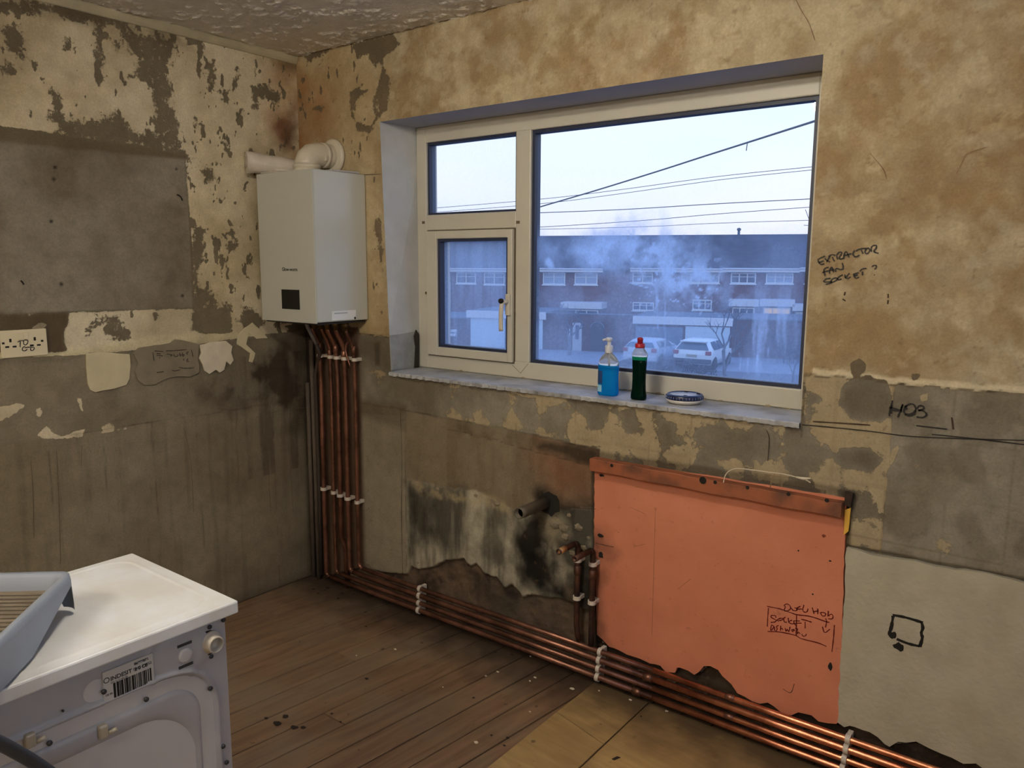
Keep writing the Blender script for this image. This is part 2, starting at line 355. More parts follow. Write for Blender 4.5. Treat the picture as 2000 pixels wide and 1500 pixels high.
P.mixc('under', P.w(P.sd([(795,935),(830,948),(880,958),(940,965),(985,985),(1000,1005),(970,995),(930,985),(860,975),(820,965)]), .012, .02, 22)*.6*st(n3, .4, .6), C(176, 160, 126))
# the broken plaster at the foot: recessed dark masonry
brk_pts = [(560,1300),(610,1135),(700,1112),(790,1122),(800,1106),(815,1114),(840,1110),(870,1094),(905,1092),(918,1106),(930,1100),(945,1120),(970,1130),(985,1148),(1000,1142),(1020,1167),(1030,1162),(1090,1170),(1120,1180),(1162,1200),(1166,1245),(1190,1236),(1240,1250),(1600,1375),(1640,1400),(1670,1420),(1700,1430),(1730,1458),(1765,1452),(1790,1447),(1830,1462),(1860,1482),(1900,1492),(1925,1503),(2100,1530),(2100,1700),(560,1700)]
bk = P.sd(brk_pts); bk2 = bk.copy()
Pz = [WB(*p) for p in brk_pts[:-2]]
zline = np.interp(U, [p[0] for p in Pz], [p[1] for p in Pz]); low_ = st(zline+(fbm(U, V, 35, 29)-.5)*.02-V, -.003, .003)
P.setcover(low_, 0); P.mixc('under', low_, (0,0,0)); P.under += low_[..., None]*lerp3(C(104, 86, 70), C(66, 54, 45), st(n2+.5*(n3-.5), .35, .65))
P.mixc('under', low_*.5*(U > 1.1)*(U < 1.6)*st(n2, .4, .55), C(104, 92, 76)); P.dirt(low_*(U > 1.6)*.65, (34, 26, 22))
P.h -= low_*(.012+.016*(n3-.35))
P.dirt(P.w(P.sd([(930,1130),(1000,1130),(1020,1200),(940,1190)]), .03, .02)*.5, (50, 46, 40)); P.dirt(P.w(P.sd([(978,1150),(1012,1158),(1008,1175),(985,1168)]), .012, .01)*.7, (30, 28, 26))
# recess for the pink finish panel and edge dirt around it; hole for the waste pipe
pan = P.sd([(1160,905),(1655,985),(1641,1425),(1165,1262)]); P.h -= P.w(pan, .004)*.014
pan2 = P.sd([(1652,1066),(2200,1170),(2200,1560),(1925,1503),(1637,1412)]); P.h -= P.w(pan2, .004)*.014
P.dirt(st(.010-np.abs(pan+.006), 0, .008)*.8, (44, 34, 26)); strip = P.sd([(1648,1000),(1664,1000),(1656,1075),(1640,1420),(1632,1420)]); P.mixc('under', P.w(strip, .004), C(98, 88, 72)); P.dirt(P.w(strip, .004)*.6*st(n3, .5, .6))
P.dirt(P.w(P.sd([(1060,862),(1110,870),(1160,880),(1166,905),(1150,905),(1090,885),(1050,875)]), .01, .01, 25)*.8, (52, 44, 34))
P.dirt(P.w(P.sd([(1150,878),(1172,882),(1670,955),(1672,975),(1160,900)]), .006, .004)*.55, (60, 50, 38))
P.dirt(P.w(P.sd([(1645,960),(1672,962),(1668,990),(1650,1000)]), .01, .008)*.8, (36, 28, 22))
P.dirt(st(.005-np.abs(V-zc), 0, .006)*(U < 1.6)*(U > .37)*(.35+.6*st(n2, .42, .6)), (40, 32, 24))
zd = zc-.047-.02*st(U, .9, 1.5); P.dirt(st(.003-np.abs(V-zd+(n3-.5)*.012), 0, .004)*(U > .6)*(U < 1.6)*.6*st(fbm(U,V,6,2), .42, .55), (46, 36, 26))
P.dirt((V < zc)*(V > zd)*(U > .9)*(U < 1.6)*.5*st(n2, .45, .62), (54, 44, 34))
# under the sill and at the left of the opening
P.mixc('top', P.w(P.sd([(700,660),(762,657),(770,728),(820,760),(820,800),(700,790)]), .02, .02)*.5, C(150, 132, 104)); P.setcover(P.w(P.sd([(700,660),(762,657),(765,725),(700,715)]), .01, .01), .1)
P.dirt(P.w(P.sd([(700,660),(762,657),(765,725),(700,715)]), .02, .01)*.35, (70, 60, 48))
P.dirt(P.w(P.sd([(728,670),(738,668),(738,715),(730,712)]), .006, .006)*.6, (60, 50, 38))
P.dirt(st(.008-np.abs(V-ZS+.022+(n3-.5)*.02), 0, .006)*(U > XA+.05)*(U < XB)*.55*st(n2, .40, .55), (64, 46, 30))
P.dirt(st(.004-np.abs(U-XB-.004+(n3-.5)*.01), 0, .004)*(V < 1.19)*(V > 1.0)*.75, (46, 36, 26))
# general grime, and a darker corner below the boiler
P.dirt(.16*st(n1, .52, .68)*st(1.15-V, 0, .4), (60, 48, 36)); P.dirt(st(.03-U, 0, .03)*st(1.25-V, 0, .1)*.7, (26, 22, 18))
P.dirt(.45*st(V, H-.012, H)*st(n2, .35, .5), (110, 92, 68))
P.dirt(st(fbm(U, V, 45, 83, 3), .79, .83)*.4, (104, 84, 58))
def sheartap(U, V):                     # the old opening's left edge leans
    lean = -.019+(2.07-np.clip(V, ZS, ZT))*.039/1.025; return lean*np.clip(1-np.abs(U-XA)/.22, 0, 1)
def to3b(P): return np.stack([P.U+sheartap(P.U, P.V), -P.h-.0012*(fbm(P.U, P.V, 7, 5)-.5)*(P.h > -.002), P.V], -1)
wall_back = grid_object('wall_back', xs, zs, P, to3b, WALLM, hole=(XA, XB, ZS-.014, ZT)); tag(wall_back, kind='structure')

# ---- left wall (plane x = 0)
ys = np.concatenate([np.linspace(-4.6, -1.75, 50)[:-1], np.linspace(-1.75, 0, 320)])
zs2 = seg_coords([0, H], .0055); U, V = np.meshgrid(ys, zs2, indexing='ij')
P = Painter(U, V, WL)
n1 = fbm(U, V, 3.4, 111, 6); n2 = fbm(U, V, 9, 131, 6); n3 = fbm(U, V, 26, 151, 5)
P.top[:] = lerp3(C(216, 206, 178), C(194, 180, 148), st(n1, .4, .64)); P.under[:] = lerp3(C(128, 118, 98), C(106, 97, 79), n2)
up = st(V, 1.19, 1.20)
chip = fbm(U, V, 20, 161, 6, su=1.5, sv=.7); P.cover[:] = .93-np.clip((chip-.63)*6, 0, .9)-.16*st(n2, .5, .62)
small = fbm(U, V, 60, 171, 4, su=1, sv=.45); P.cover -= st(U, -.56, -.50)*np.clip((small-.69)*9, 0, 1)*.8
P.mixc('top', st(U, -.25, -.02)*.7*st(V, 1.5, 1.9)*st(n2, .3, .6), C(190, 158, 112))
P.mixc('top', P.w(P.sd([(530,225),(580,200),(582,300),(555,300),(535,270)]), .05, .05)*.8, C(118, 70, 34)); P.dirt(P.w(P.sd([(548,245),(575,250),(575,296),(556,290)]), .03, .04)*.55, (70, 38, 18))
P.mixc('top', P.w(P.sd([(520,110),(580,112),(580,180),(540,160)]), .06, .05)*.5, C(140, 96, 54))
for pts, val in (([(232,50),(300,62),(345,80),(340,110),(330,150),(345,175),(335,200),(352,235),(358,300),(300,285),(290,240),(300,215),(290,180),(262,160),(250,150),(262,120),(245,90),(225,100),(220,85),(234,72)], .36),
    ([(100,228),(180,232),(225,222),(245,238),(270,262),(330,278),(368,300),(366,312),(280,292),(160,275),(110,262),(108,240)], .32),
    ([(0,0),(110,8),(200,28),(235,38),(236,48),(180,44),(130,34),(95,20),(0,22)], .1), ([(365,68),(395,78),(400,95),(388,140),(380,100),(368,88)], .1),
    ([(12,60),(30,55),(42,85),(46,112),(30,100),(14,92)], .1), ([(0,128),(20,130),(28,140),(18,146),(0,138)], .1), ([(184,60),(194,58),(196,100),(190,104)], .1), ([(192,110),(200,112),(196,150),(190,148)], .1), ([(128,75),(136,70),(140,92),(132,95)], .15),
    ([(106,180),(116,190),(120,225),(110,228)], .1), ([(492,170),(520,168),(545,188),(540,200),(520,190),(505,185),(500,215),(492,210)], .1), ([(436,182),(446,180),(446,205),(438,202)], .1), ([(436,280),(446,278),(448,300),(438,298)], .1),
    ([(372,225),(384,228),(382,248),(374,248)], .1), ([(380,440),(398,446),(392,520),(384,540),(392,570),(386,610),(392,640),(380,640),(378,560),(376,500)], .08), ([(395,570),(418,575),(416,592),(398,590)], .08), ([(388,600),(450,598),(456,650),(440,662),(395,662),(380,640)], .05),
    ([(475,600),(500,610),(514,628),(500,650),(478,645),(466,628)], .1), ([(398,330),(412,330),(414,345),(402,350)], .1), ([(405,122),(420,118),(420,170),(408,172)], .2), ([(460,135),(464,132),(464,170),(460,170)], .15), ([(448,432),(455,436),(454,460),(450,458)], .1), ([(448,475),(462,476),(460,488),(450,486)], .1)):
    P.setcover(P.w(P.sd(pts), .030, .014, 30, 5), val)
P.setcover(P.w(P.sd([(365,90),(385,88),(372,300),(366,300)]), .006, .006), .95)
# recessed smooth board area left by a cupboard
bd = P.sd([(-400,215),(0,272),(200,292),(362,308),(372,450),(378,602),(0,614),(-400,622)]); bw = P.w(bd, .004, .003)
P.setcover(bw, 0); P.mixc('under', bw, C(132, 125, 110)); P.mixc('under', bw*.7*st(n1, .42, .62), C(112, 103, 88)); P.mixc('under', bw*.5*st(fbm(U, V, 4, 7, 5), .45, .62), C(146, 140, 126))
P.dirt(st(.006-np.abs(bd), 0, .006)*.5*st(n2, .35, .55), (66, 54, 40)); P.h -= bw*.003
for q in ((108,326),(106,350),(345,330),(120,555),(357,578),(100,432)):
    y_, z_ = WL(*q); P.dirt(st(.007-np.hypot(U-y_, V-z_)-(n3-.5)*.006, -.001, .003)*.9, (22, 18, 14))
lint = P.sd([(-400,195),(0,243),(130,265),(365,303),(365,312),(200,296),(0,276),(-400,222)]); P.mixc('under', P.w(lint, .006, .006)*.8, C(104, 94, 74)); P.setcover(P.w(lint, .006, .01), .05)
P.setcover(P.w(P.sd([(0,238),(112,242),(114,255),(60,250),(0,246)]), .008, .01), .9)
# band z 1.19 .. 1.31
mid = P.sd([(-300,618),(130,612),(135,632),(126,660),(128,690),(90,700),(-300,740)]); P.setcover(P.w(mid, .008, .02), .05); P.dirt(P.w(mid, .008, .02)*.6, (64, 50, 34))
for pts in ([(160,625),(190,612),(230,618),(262,640),(275,655),(250,668),(200,664),(165,650)],): P.cover -= P.w(P.sd(pts), .03, .04, 24)*.55*st(n3, .35, .5)
P.setcover(P.w(P.sd([(60,640),(78,630),(95,634),(85,642),(66,645)]), .004, .004), .85)
led = P.sd([(-300,712),(0,688),(110,690),(180,676),(300,660),(380,652),(500,650),(540,656),(480,664),(385,672),(300,680),(200,688),(120,704),(0,706),(-300,735)]); P.setcover(P.w(led, .005, .010, 30), .95); P.mixc('top', P.w(led, .01), C(206, 196, 160)); P.h += P.w(led, .008, .006)*.005
P.mixc('top', P.w(P.sd([(135,615),(210,608),(385,602),(390,660),(300,668),(140,680),(120,660)]), .03, .02)*.35, C(214, 206, 178))
# below the line: grey plaster
zz = np.interp(U, [-1.6, -1.266, -.992, -.55, -.3, 0], [1.172, 1.176, 1.166, 1.166, 1.185, 1.19]); B = st(zz+(fbm(U, V, 20, 5)-.5)*.014-V, -.002, .003)
P.setcover(B, .03); P.mixc('under', B, (0,0,0)); P.under += B[..., None]*lerp3(C(136, 127, 108), C(116, 107, 89), st(n1*.6+n2*.4, .40, .62))
P.cover += B*np.clip((fbm(U, V, 6, 191, 5)-.63)*7, 0, .8)*(U < -.8)*(V > .86)
for pts in ([(0,795),(40,788),(50,792),(20,812),(0,820)], [(68,800),(80,792),(84,806),(78,818),(70,812)], [(72,850),(90,828),(104,842),(120,850),(168,836),(160,852),(120,860),(80,856)], [(148,775),(160,778),(164,808),(156,800)]):
    P.setcover(P.w(P.sd(pts), .005, .008), .8)
zk = np.interp(U, [-1.6, -1.292, 0], [.88, .878, .868])
P.dirt(st(.003-np.abs(V-zk+(n3-.5)*.012), 0, .004)*(.25+.5*st(n2, .42, .6)), (44, 36, 26))
low = st(zk-V, 0, .004); P.mixc('under', low*.6, C(144, 134, 114)); P.mixc('under', low*.35*st(-U, .95, 1.5), C(136, 124, 84)); P.mixc('under', low*.35*st(fbm(U, V, 4, 5, 5), .5, .65), C(114, 102, 84))
P.dirt(low*.22*st(fbm(U, V, 5, 201, 5, su=6, sv=.35), .56, .72), (66, 56, 40))
P.dirt(low*.4*st(.004-np.abs(((U+.03*(n1-.5))/.19)-np.round((U+.03*(n1-.5))/.19))*.19, 0, .003)*st(n2, .4, .6), (60, 50, 38))
mo = P.sd([(395,700),(470,670),(560,650),(612,650),(612,830),(560,830),(500,800),(440,790),(400,760)]); P.dirt(P.w(mo, .08, .06)*(.35+.5*st(n2, .42, .6)), (48, 38, 27))
P.dirt(st(U, -.16, -.01)*st(1.27-V, 0, .1)*(.30+.3*st(V, .6, 1.0)), (40, 33, 25)); P.dirt(st(U, -.04, 0)*st(1.0-V, 0, .1)*.75, (22, 18, 14))  # darker towards the corner below the boiler
P.setcover(P.w(P.sd([(560,630),(610,630),(612,900),(575,850),(560,720)]), .04, .03), 0)
P.dirt(st(fbm(U, V, 5, 211, 5, su=5, sv=.4), .52, .7)*.5*(V < 1.1)*(V > .55)*st(U, -.45, -.25), (52, 42, 32))
P.dirt(st(.05-V, 0, .05)*.4, (50, 42, 32)); P.dirt(.2*st(n1, .54, .70), (80, 68, 52)); P.dirt(.5*st(V, H-.09, H-.05)*st(n2, .38, .55), (84, 72, 50))
def to3l(P): return np.stack([P.h+.0012*(fbm(P.U, P.V, 7, 5)-.5), P.U, P.V], -1)
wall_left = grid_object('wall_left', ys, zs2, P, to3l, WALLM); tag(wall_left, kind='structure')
wall_left.data.flip_normals()

# ---- plain outer shell: the rest of the room, wall thickness behind the painted faces
M_cream = mat('cream_emulsion', (198, 182, 146), .9, var=.12, vscale=3, bump=.001, bscale=40)
M_shell = mat('masonry_core', (120, 104, 90), .95)
b = MB(); b.box(3.6, 3.7, -4.7, -2.5, 0, H); b.box(3.6, 3.7, -.7, .30, 0, H); b.box(3.6, 3.7, -2.5, -.7, 0, .85); b.box(3.6, 3.7, -2.5, -.7, 2.15, H); o_ = obj('wall_right', b, M_cream); tag(o_, kind='structure')
M_up2 = mat('white_upvc_plain', (214, 212, 206), .4); b = MB()
for a_ in ((-2.5, -2.43, .85, 2.15), (-.77, -.7, .85, 2.15), (-1.64, -1.56, .92, 2.08), (-2.43, -.77, .85, .92), (-2.43, -.77, 2.08, 2.15)): b.box(3.62, 3.68, *a_)
w2_ = obj('window_2', b, M_up2); tag(w2_, kind='structure')  # unseen window, added for the cool light on right-facing sides
o_ = obj('wall_front', MB().box(-.1, 3.6, -4.7, -4.6, 0, H), M_cream); tag(o_, kind='structure')
b = MB(); b.box(-.1, XA-.02, .030, .30, -.05, H); b.box(XB+.002, 3.6, .030, .30, -.05, H); b.box(XA-.02, XB+.002, .030, .30, -.05, ZS-.03); b.box(XA-.02, XB+.002, .030, .30, ZT+.001, H); b.box(-.1, -.012, -4.6, .03, -.05, H)
obj('masonry_core', b, M_shell, wall_back)
# reveals of the opening
M_wpaint = mat('white_reveal_paint', (196, 198, 196), .7, var=.10, vscale=5, bump=.0006, bscale=30, col2=(178, 180, 178))
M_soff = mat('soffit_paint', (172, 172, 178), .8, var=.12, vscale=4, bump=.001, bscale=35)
M_gtile = mat('grey_adhesive', (158, 160, 158), .85, var=.25, vscale=14, bump=.002, bscale=40)
xl0, xl1 = XA-.019, XA+.020; zq = 1.20; xq = XA-.019+(2.07-zq)*.039/1.025
b = MB(); b.add([(xq, 0, zq), (XA, .25, zq), (XA-.002, .25, ZT+.005), (xl0, 0, ZT)], [(0,1,2,3)]); obj('left_reveal', b, M_wpaint, wall_back)
b = MB(); b.add([(xl1, 0, ZS-.01), (XA, .25, ZS-.01), (XA, .25, zq), (xq, 0, zq)], [(0,1,2,3)]); obj('left_reveal_lower', b, M_gtile, wall_back)
b = MB(); b.hexa([(xl1, -.001, ZS+.008), (xl1+.006, -.001, ZS+.008), (XA+.006, .165, ZS+.004), (XA, .165, ZS+.004)], [(xq, -.001, zq-.004), (xq+.005, -.001, zq-.003), (XA+.005, .172, zq+.006), (XA, .172, zq+.010)]); obj('tile_adhesive_patch', b, M_gtile, wall_back, label='grey adhesive patch at foot of white reveal')
b = MB(); b.prism([(.150, ZS), (.178, ZS), (.182, zq-.01), (.165, zq+.012), (.150, zq-.015), (.158, zq-.06)], XA-.002, XA+.012, 'yz'); obj('mould_stain', b, mat('black_mould', (52, 46, 40), .95, var=.4, vscale=60, bump=.002), wall_back)
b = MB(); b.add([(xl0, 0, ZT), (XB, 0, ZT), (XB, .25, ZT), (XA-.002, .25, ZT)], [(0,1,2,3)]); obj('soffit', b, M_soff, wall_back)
b = MB(); b.add([(XB, 0, ZS-.02), (XB, .25, ZS-.02), (XB, .25, ZT), (XB, 0, ZT)], [(0,1,2,3)]); obj('right_reveal', b, M_cream, wall_back)
# window board
M_sill = mat('grey_marbled_sill', (176, 178, 180), .45, col2=(128, 128, 128), vscale=9, bump=.0012, bscale=40, v0=.42, v1=.66)
us = np.linspace(XA+.015, XB, 170); n = len(us); mb = MB(); vs = []
for i, x in enumerate(us):
    j = -.010+.006*math.sin(i*1.7)*random.random()+.004*random.random(); vs += [(x, j, ZS-.017+.003*random.random()), (x, j-.001, ZS-.003), (x, j+.004, ZS), (x, .20, ZS+.001)]
mb.add(vs, [(4*i+k, 4*i+4+k, 4*i+5+k, 4*i+1+k) for i in range(n-1) for k in range(3)]); mb.add([vs[0], vs[1], vs[2], vs[3], (us[0], .2, ZS-.02)], [(0,1,2,3,4)])
sill = obj('trim_1', mb, M_sill); tag(sill, kind='structure')
# coving strip at the left wall's top
b = MB(); b.prism([(-.002, H-.034), (.006, H-.034), (.014, H-.022), (.022, H+.001), (-.002, H+.001)], -1.9, 0, 'xz')
b.v = [(v[0], v[1], v[2]) for v in b.v]
tag(obj('trim_2', b, mat('cream_cove', (192, 182, 152), .85, var=.35, vscale=4, bump=.001, bscale=50), bevel=.004), kind='structure')
# ceiling with stippled relief
M_ceil = mat('artex_ceiling', (226, 220, 208), .6, var=.10, vscale=20, bump=.004, bscale=120)
gx = np.arange(0, 1.9, .006); gy = np.arange(-1.25, .006, .006); X, Y = np.meshgrid(gx, gy, indexing='ij')
nn = fbm(X, Y, 34, 301, 5, su=1, sv=1.5); hh = H-.007*np.clip((nn-.5)*6, 0, 1)*st(fbm(X, Y, 9, 311), .38, .52)-.001*fbm(X, Y, 90, 307, 2)
Q = Painter(X, Y, None); me_co = np.stack([X, Y, hh], -1)
ceil_ = grid_object('ceiling', gx, gy, Q, lambda P: me_co, M_ceil); tag(ceil_, kind='structure')
b = MB(); b.box(-.1, 3.7, -4.7, .3, H+.002, H+.1); obj('ceiling_board', b, M_ceil, ceil_)
# floor: sub-floor, boards as parts, plywood sheets as parts
def floor_mat(name, ca, cb, cc, dirtcol, rough=.65, along=(9, .8, 1)):
    m, t, p = nmat(name); nd = t.nodes.new; lk = t.links.new; g = nd('ShaderNodeNewGeometry'); oi = nd('ShaderNodeObjectInfo')
    mp0 = nd('ShaderNodeMapping'); mp0.inputs['Rotation'].default_value = (0, 0, .115); lk(g.outputs['Position'], mp0.inputs['Vector']); mp = nd('ShaderNodeMapping'); mp.inputs['Scale'].default_value = along; lk(mp0.outputs[0], mp.inputs['Vector'])
    ad = nd('ShaderNodeVectorMath'); ad.operation = 'ADD'; lk(mp.outputs[0], ad.inputs[0]); lk(oi.outputs['Random'], ad.inputs[1])
    n = nd('ShaderNodeTexNoise'); n.inputs['Scale'].default_value = 4; n.inputs['Detail'].default_value = 8; n.inputs['Distortion'].default_value = .6; lk(ad.outputs[0], n.inputs['Vector'])
    r = nd('ShaderNodeValToRGB'); r.color_ramp.elements[0].position = .32; r.color_ramp.elements[0].color = (*C(*ca), 1); r.color_ramp.elements[1].position = .68; r.color_ramp.elements[1].color = (*C(*cb), 1); lk(n.outputs[0], r.inputs[0])
    q = nd('ShaderNodeTexNoise'); q.inputs['Scale'].default_value = 3.1; q.inputs['Detail'].default_value = 7; lk(g.outputs['Position'], q.inputs['Vector'])
    s = nd('ShaderNodeMapRange'); s.inputs['From Min'].default_value = .45; s.inputs['From Max'].default_value = .68; s.inputs['To Max'].default_value = .7; lk(q.outputs[0], s.inputs['Value'])
    x = nd('ShaderNodeMix'); x.data_type = 'RGBA'; lk(s.outputs[0], x.inputs['Factor']); lk(r.outputs[0], x.inputs['A']); x.inputs['B'].default_value = (*C(*cc), 1)
    # dirt gathered along the window wall and in spots
    sx = nd('ShaderNodeSeparateXYZ'); lk(g.outputs['Position'], sx.inputs[0])
    q2 = nd('ShaderNodeTexNoise'); q2.inputs['Scale'].default_value = 9; q2.inputs['Detail'].default_value = 8; lk(g.outputs['Position'], q2.inputs['Vector'])
    a2 = nd('ShaderNodeMath'); a2.operation = 'MULTIPLY_ADD'; a2.inputs[1].default_value = .35; lk(q2.outputs[0], a2.inputs[0]); lk(sx.outputs['Y'], a2.inputs[2])
    s2 = nd('ShaderNodeMapRange'); s2.inputs['From Min'].default_value = -.12; s2.inputs['From Max'].default_value = .12; s2.inputs['To Max'].default_value = .85; lk(a2.outputs[0], s2.inputs['Value'])
    y = nd('ShaderNodeMix'); y.data_type = 'RGBA'; lk(s2.outputs[0], y.inputs['Factor']); lk(x.outputs['Result'], y.inputs['A']); y.inputs['B'].default_value = (*C(*dirtcol), 1)
    q3 = nd('ShaderNodeTexNoise'); q3.inputs['Scale'].default_value = 24; q3.inputs['Detail'].default_value = 4; lk(g.outputs['Position'], q3.inputs['Vector'])
    s3 = nd('ShaderNodeMapRange'); s3.inputs['From Min'].default_value = .68; s3.inputs['From Max'].default_value = .74; s3.inputs['To Max'].default_value = .7; lk(q3.outputs[0], s3.inputs['Value'])
    zz_ = nd('ShaderNodeMix'); zz_.data_type = 'RGBA'; lk(s3.outputs[0], zz_.inputs['Factor']); lk(y.outputs['Result'], zz_.inputs['A']); zz_.inputs['B'].default_value = (*C(*dirtcol), 1)
    lk(zz_.outputs['Result'], p.inputs['Base Color']); p.inputs['Roughness'].default_value = rough; p.inputs['Specular IOR Level'].default_value = .3
    bu = nd('ShaderNodeBump'); bu.inputs['Distance'].default_value = .0015; lk(n.outputs[0], bu.inputs['Height']); lk(bu.outputs[0], p.inputs['Normal'])
    return m
M_board = floor_mat('old_floorboards', (134, 108, 84), (108, 84, 64), (128, 114, 94), (46, 37, 30))
M_ply = floor_mat('plywood', (178, 152, 104), (154, 128, 84), (138, 114, 80), (66, 54, 42), .6, (1.0, 8, 1))
floor_ = obj('floor', MB().box(-.1, 3.7, -4.7, .3, -.12, -.024), mat('dark_subfloor', (40, 30, 24), .95)); tag(floor_, kind='structure')
def clip(poly, ax, v, keep_greater):
    o = []
    for i in range(len(poly)):
        a = poly[i]; b_ = poly[(i+1) % len(poly)]; ia = (a[ax] >= v) == keep_greater; ib = (b_[ax] >= v) == keep_greater
        if ia: o.append(a)
        if ia != ib: t = (v-a[ax])/(b_[ax]-a[ax]); o.append((a[0]+(b_[0]-a[0])*t, a[1]+(b_[1]-a[1])*t))
    return o
random.seed(3); S_ = .115
for k in range(-7, 32):
    xa_ = .747+.109*k; cuts = [0.012]+sorted([-.35-random.random()*2.9 for _ in range(1 if k % 2 else 2)], reverse=True)+[-4.6]
    for c0, c1 in zip(cuts[:-1], cuts[1:]):
        if c0-c1 < .1: continue
        g_ = .0027; q = [(xa_+g_+S_*c0, c0-.001), (xa_+.109-g_+S_*c0, c0-.001), (xa_+.109-g_+S_*c1, c1+.001), (xa_+g_+S_*c1, c1+.001)]
        q = clip(clip(q, 0, .002, True), 0, 3.598, False)
        if len(q) < 3: continue
        dz = -.0015*random.random()
        obj('floorboard', MB().prism(q, -.022, dz, 'xy'), M_board, floor_, bevel=.0015, seg=1)
for q in ([(1.612, -.02), (1.829, -.02), (1.829, -.318), (1.612, -.262)], [(1.612, -.266), (1.829, -.322), (1.838, -1.3), (1.618, -1.3)], [(1.832, -.02), (3.05, -.02), (3.05, -1.2), (1.842, -1.2)], [(1.842, -1.204), (3.05, -1.204), (3.05, -2.4), (1.842, -2.4)]):
    obj('plywood_sheet', MB().prism(q, .0005, .0065, 'xy'), M_ply, floor_, bevel=.001, seg=1)

# ================================================================ PLASTER PANELS AND PATCHES (parts of the walls)
def rag(pts, amp, n=3, seed=1):                   # roughen a polygon's outline
    r = random.Random(seed); o = []
    for i in range(len(pts)):
        a = pts[i]; b = pts[(i+1) % len(pts)]; L = math.hypot(b[0]-a[0], b[1]-a[1]); k = max(1, int(L/.02)) if n else 1; k = min(k, 14)
        for j in range(k):
            t = j/k; o.append((a[0]+(b[0]-a[0])*t+(r.random()-.5)*amp, a[1]+(b[1]-a[1])*t+(r.random()-.5)*amp))
    return o
def panel_mat():
    m, t, p = nmat('pink_finish_plaster'); nd = t.nodes.new; lk = t.links.new; g = nd('ShaderNodeNewGeometry')
    n = nd('ShaderNodeTexNoise'); n.inputs['Scale'].default_value = 5; n.inputs['Detail'].default_value = 8; lk(g.outputs['Position'], n.inputs['Vector'])
    r = nd('ShaderNodeValToRGB'); r.color_ramp.elements[0].position = .3; r.color_ramp.elements[0].color = (*C(208, 132, 102), 1); r.color_ramp.elements[1].position = .7; r.color_ramp.elements[1].color = (*C(192, 117, 88), 1); lk(n.outputs[0], r.inputs[0])
    n2 = nd('ShaderNodeTexNoise'); n2.inputs['Scale'].default_value = 30; n2.inputs['Detail'].default_value = 8; n2.inputs['Roughness'].default_value = .7; lk(g.outputs['Position'], n2.inputs['Vector'])
    s = nd('ShaderNodeMapRange'); s.inputs['From Min'].default_value = .60; s.inputs['From Max'].default_value = .76; s.inputs['To Max'].default_value = .6; lk(n2.outputs[0], s.inputs['Value'])
    x = nd('ShaderNodeMix'); x.data_type = 'RGBA'; lk(s.outputs[0], x.inputs['Factor']); lk(r.outputs[0], x.inputs['A']); x.inputs['B'].default_value = (*C(112, 58, 40), 1)
    sx = nd('ShaderNodeSeparateXYZ'); lk(g.outputs['Position'], sx.inputs[0])     # mould creeping in from the damp left edge
    q = nd('ShaderNodeTexNoise'); q.inputs['Scale'].default_value = 7; q.inputs['Detail'].default_value = 7; lk(g.outputs['Position'], q.inputs['Vector'])
    a = nd('ShaderNodeMath'); a.operation = 'MULTIPLY_ADD'; a.inputs[1].default_value = -.30; lk(q.outputs[0], a.inputs[0]); lk(sx.outputs['X'], a.inputs[2])
    s2 = nd('ShaderNodeMapRange'); s2.inputs['From Min'].default_value = 1.52; s2.inputs['From Max'].default_value = 1.43; s2.inputs['To Max'].default_value = .8; lk(a.outputs[0], s2.inputs['Value'])
    zz = nd('ShaderNodeMapRange'); zz.inputs['From Min'].default_value = .62; zz.inputs['From Max'].default_value = .52; lk(sx.outputs['Z'], zz.inputs['Value'])
    mu = nd('ShaderNodeMath'); mu.operation = 'MULTIPLY'; lk(s2.outputs[0], mu.inputs[0]); lk(zz.outputs[0], mu.inputs[1])
    y = nd('ShaderNodeMix'); y.data_type = 'RGBA'; lk(mu.outputs[0], y.inputs['Factor']); lk(x.outputs['Result'], y.inputs['A']); y.inputs['B'].default_value = (*C(86, 48, 34), 1)
    lk(y.outputs['Result'], p.inputs['Base Color']); p.inputs['Roughness'].default_value = .85
    bu = nd('ShaderNodeBump'); bu.inputs['Distance'].default_value = .0012; lk(n2.outputs[0], bu.inputs['Height']); lk(bu.outputs[0], p.inputs['Normal'])
    return m
M_pink = panel_mat()
pk = [WB(*p) for p in [(1162,893),(1655,972),(1652,1000),(1649,1100),(1646,1200),(1644,1300),(1641,1405),(1634,1414),(1600,1408),(1585,1396),(1560,1390),(1545,1396),(1530,1393),(1512,1378),(1500,1371),(1485,1374),(1470,1370),(1455,1360),(1440,1353),(1428,1335),(1412,1320),(1404,1308),(1388,1301),(1375,1300),(1366,1312),(1357,1317),(1345,1310),(1330,1303),(1322,1303),(1318,1313),(1300,1312),(1290,1300),(1280,1296),(1270,1296),(1250,1286),(1225,1278),(1210,1270),(1190,1262),(1178,1250),(1166,1238),(1164,1150),(1161,1050)]]
pink = obj('plaster_panel', MB().prism(rag(pk, .003, 3, 4), -.0025, .013, 'xz'), M_pink, wall_back, label='orange-pink plaster panel with broken lower edge')
M_white = mat('rough_white_plaster', (178, 172, 154), .9, var=.14, vscale=7, bump=.002, bscale=70, col2=(164, 157, 138))
wp = [WB(*p) for p in [(1655,1070),(1672,1073),(1700,1082),(1745,1090),(1790,1096),(1850,1110),(1920,1118),(1960,1128),(2000,1137),(2200,1172),(2200,1580),(1925,1502),(1905,1490),(1880,1490),(1860,1480),(1840,1470),(1815,1460),(1790,1446),(1770,1450),(1755,1446),(1738,1458),(1728,1452),(1715,1438),(1700,1428),(1670,1419),(1660,1415),(1650,1419),(1637,1411),(1640,1330),(1644,1250),(1650,1160),(1652,1090)]]
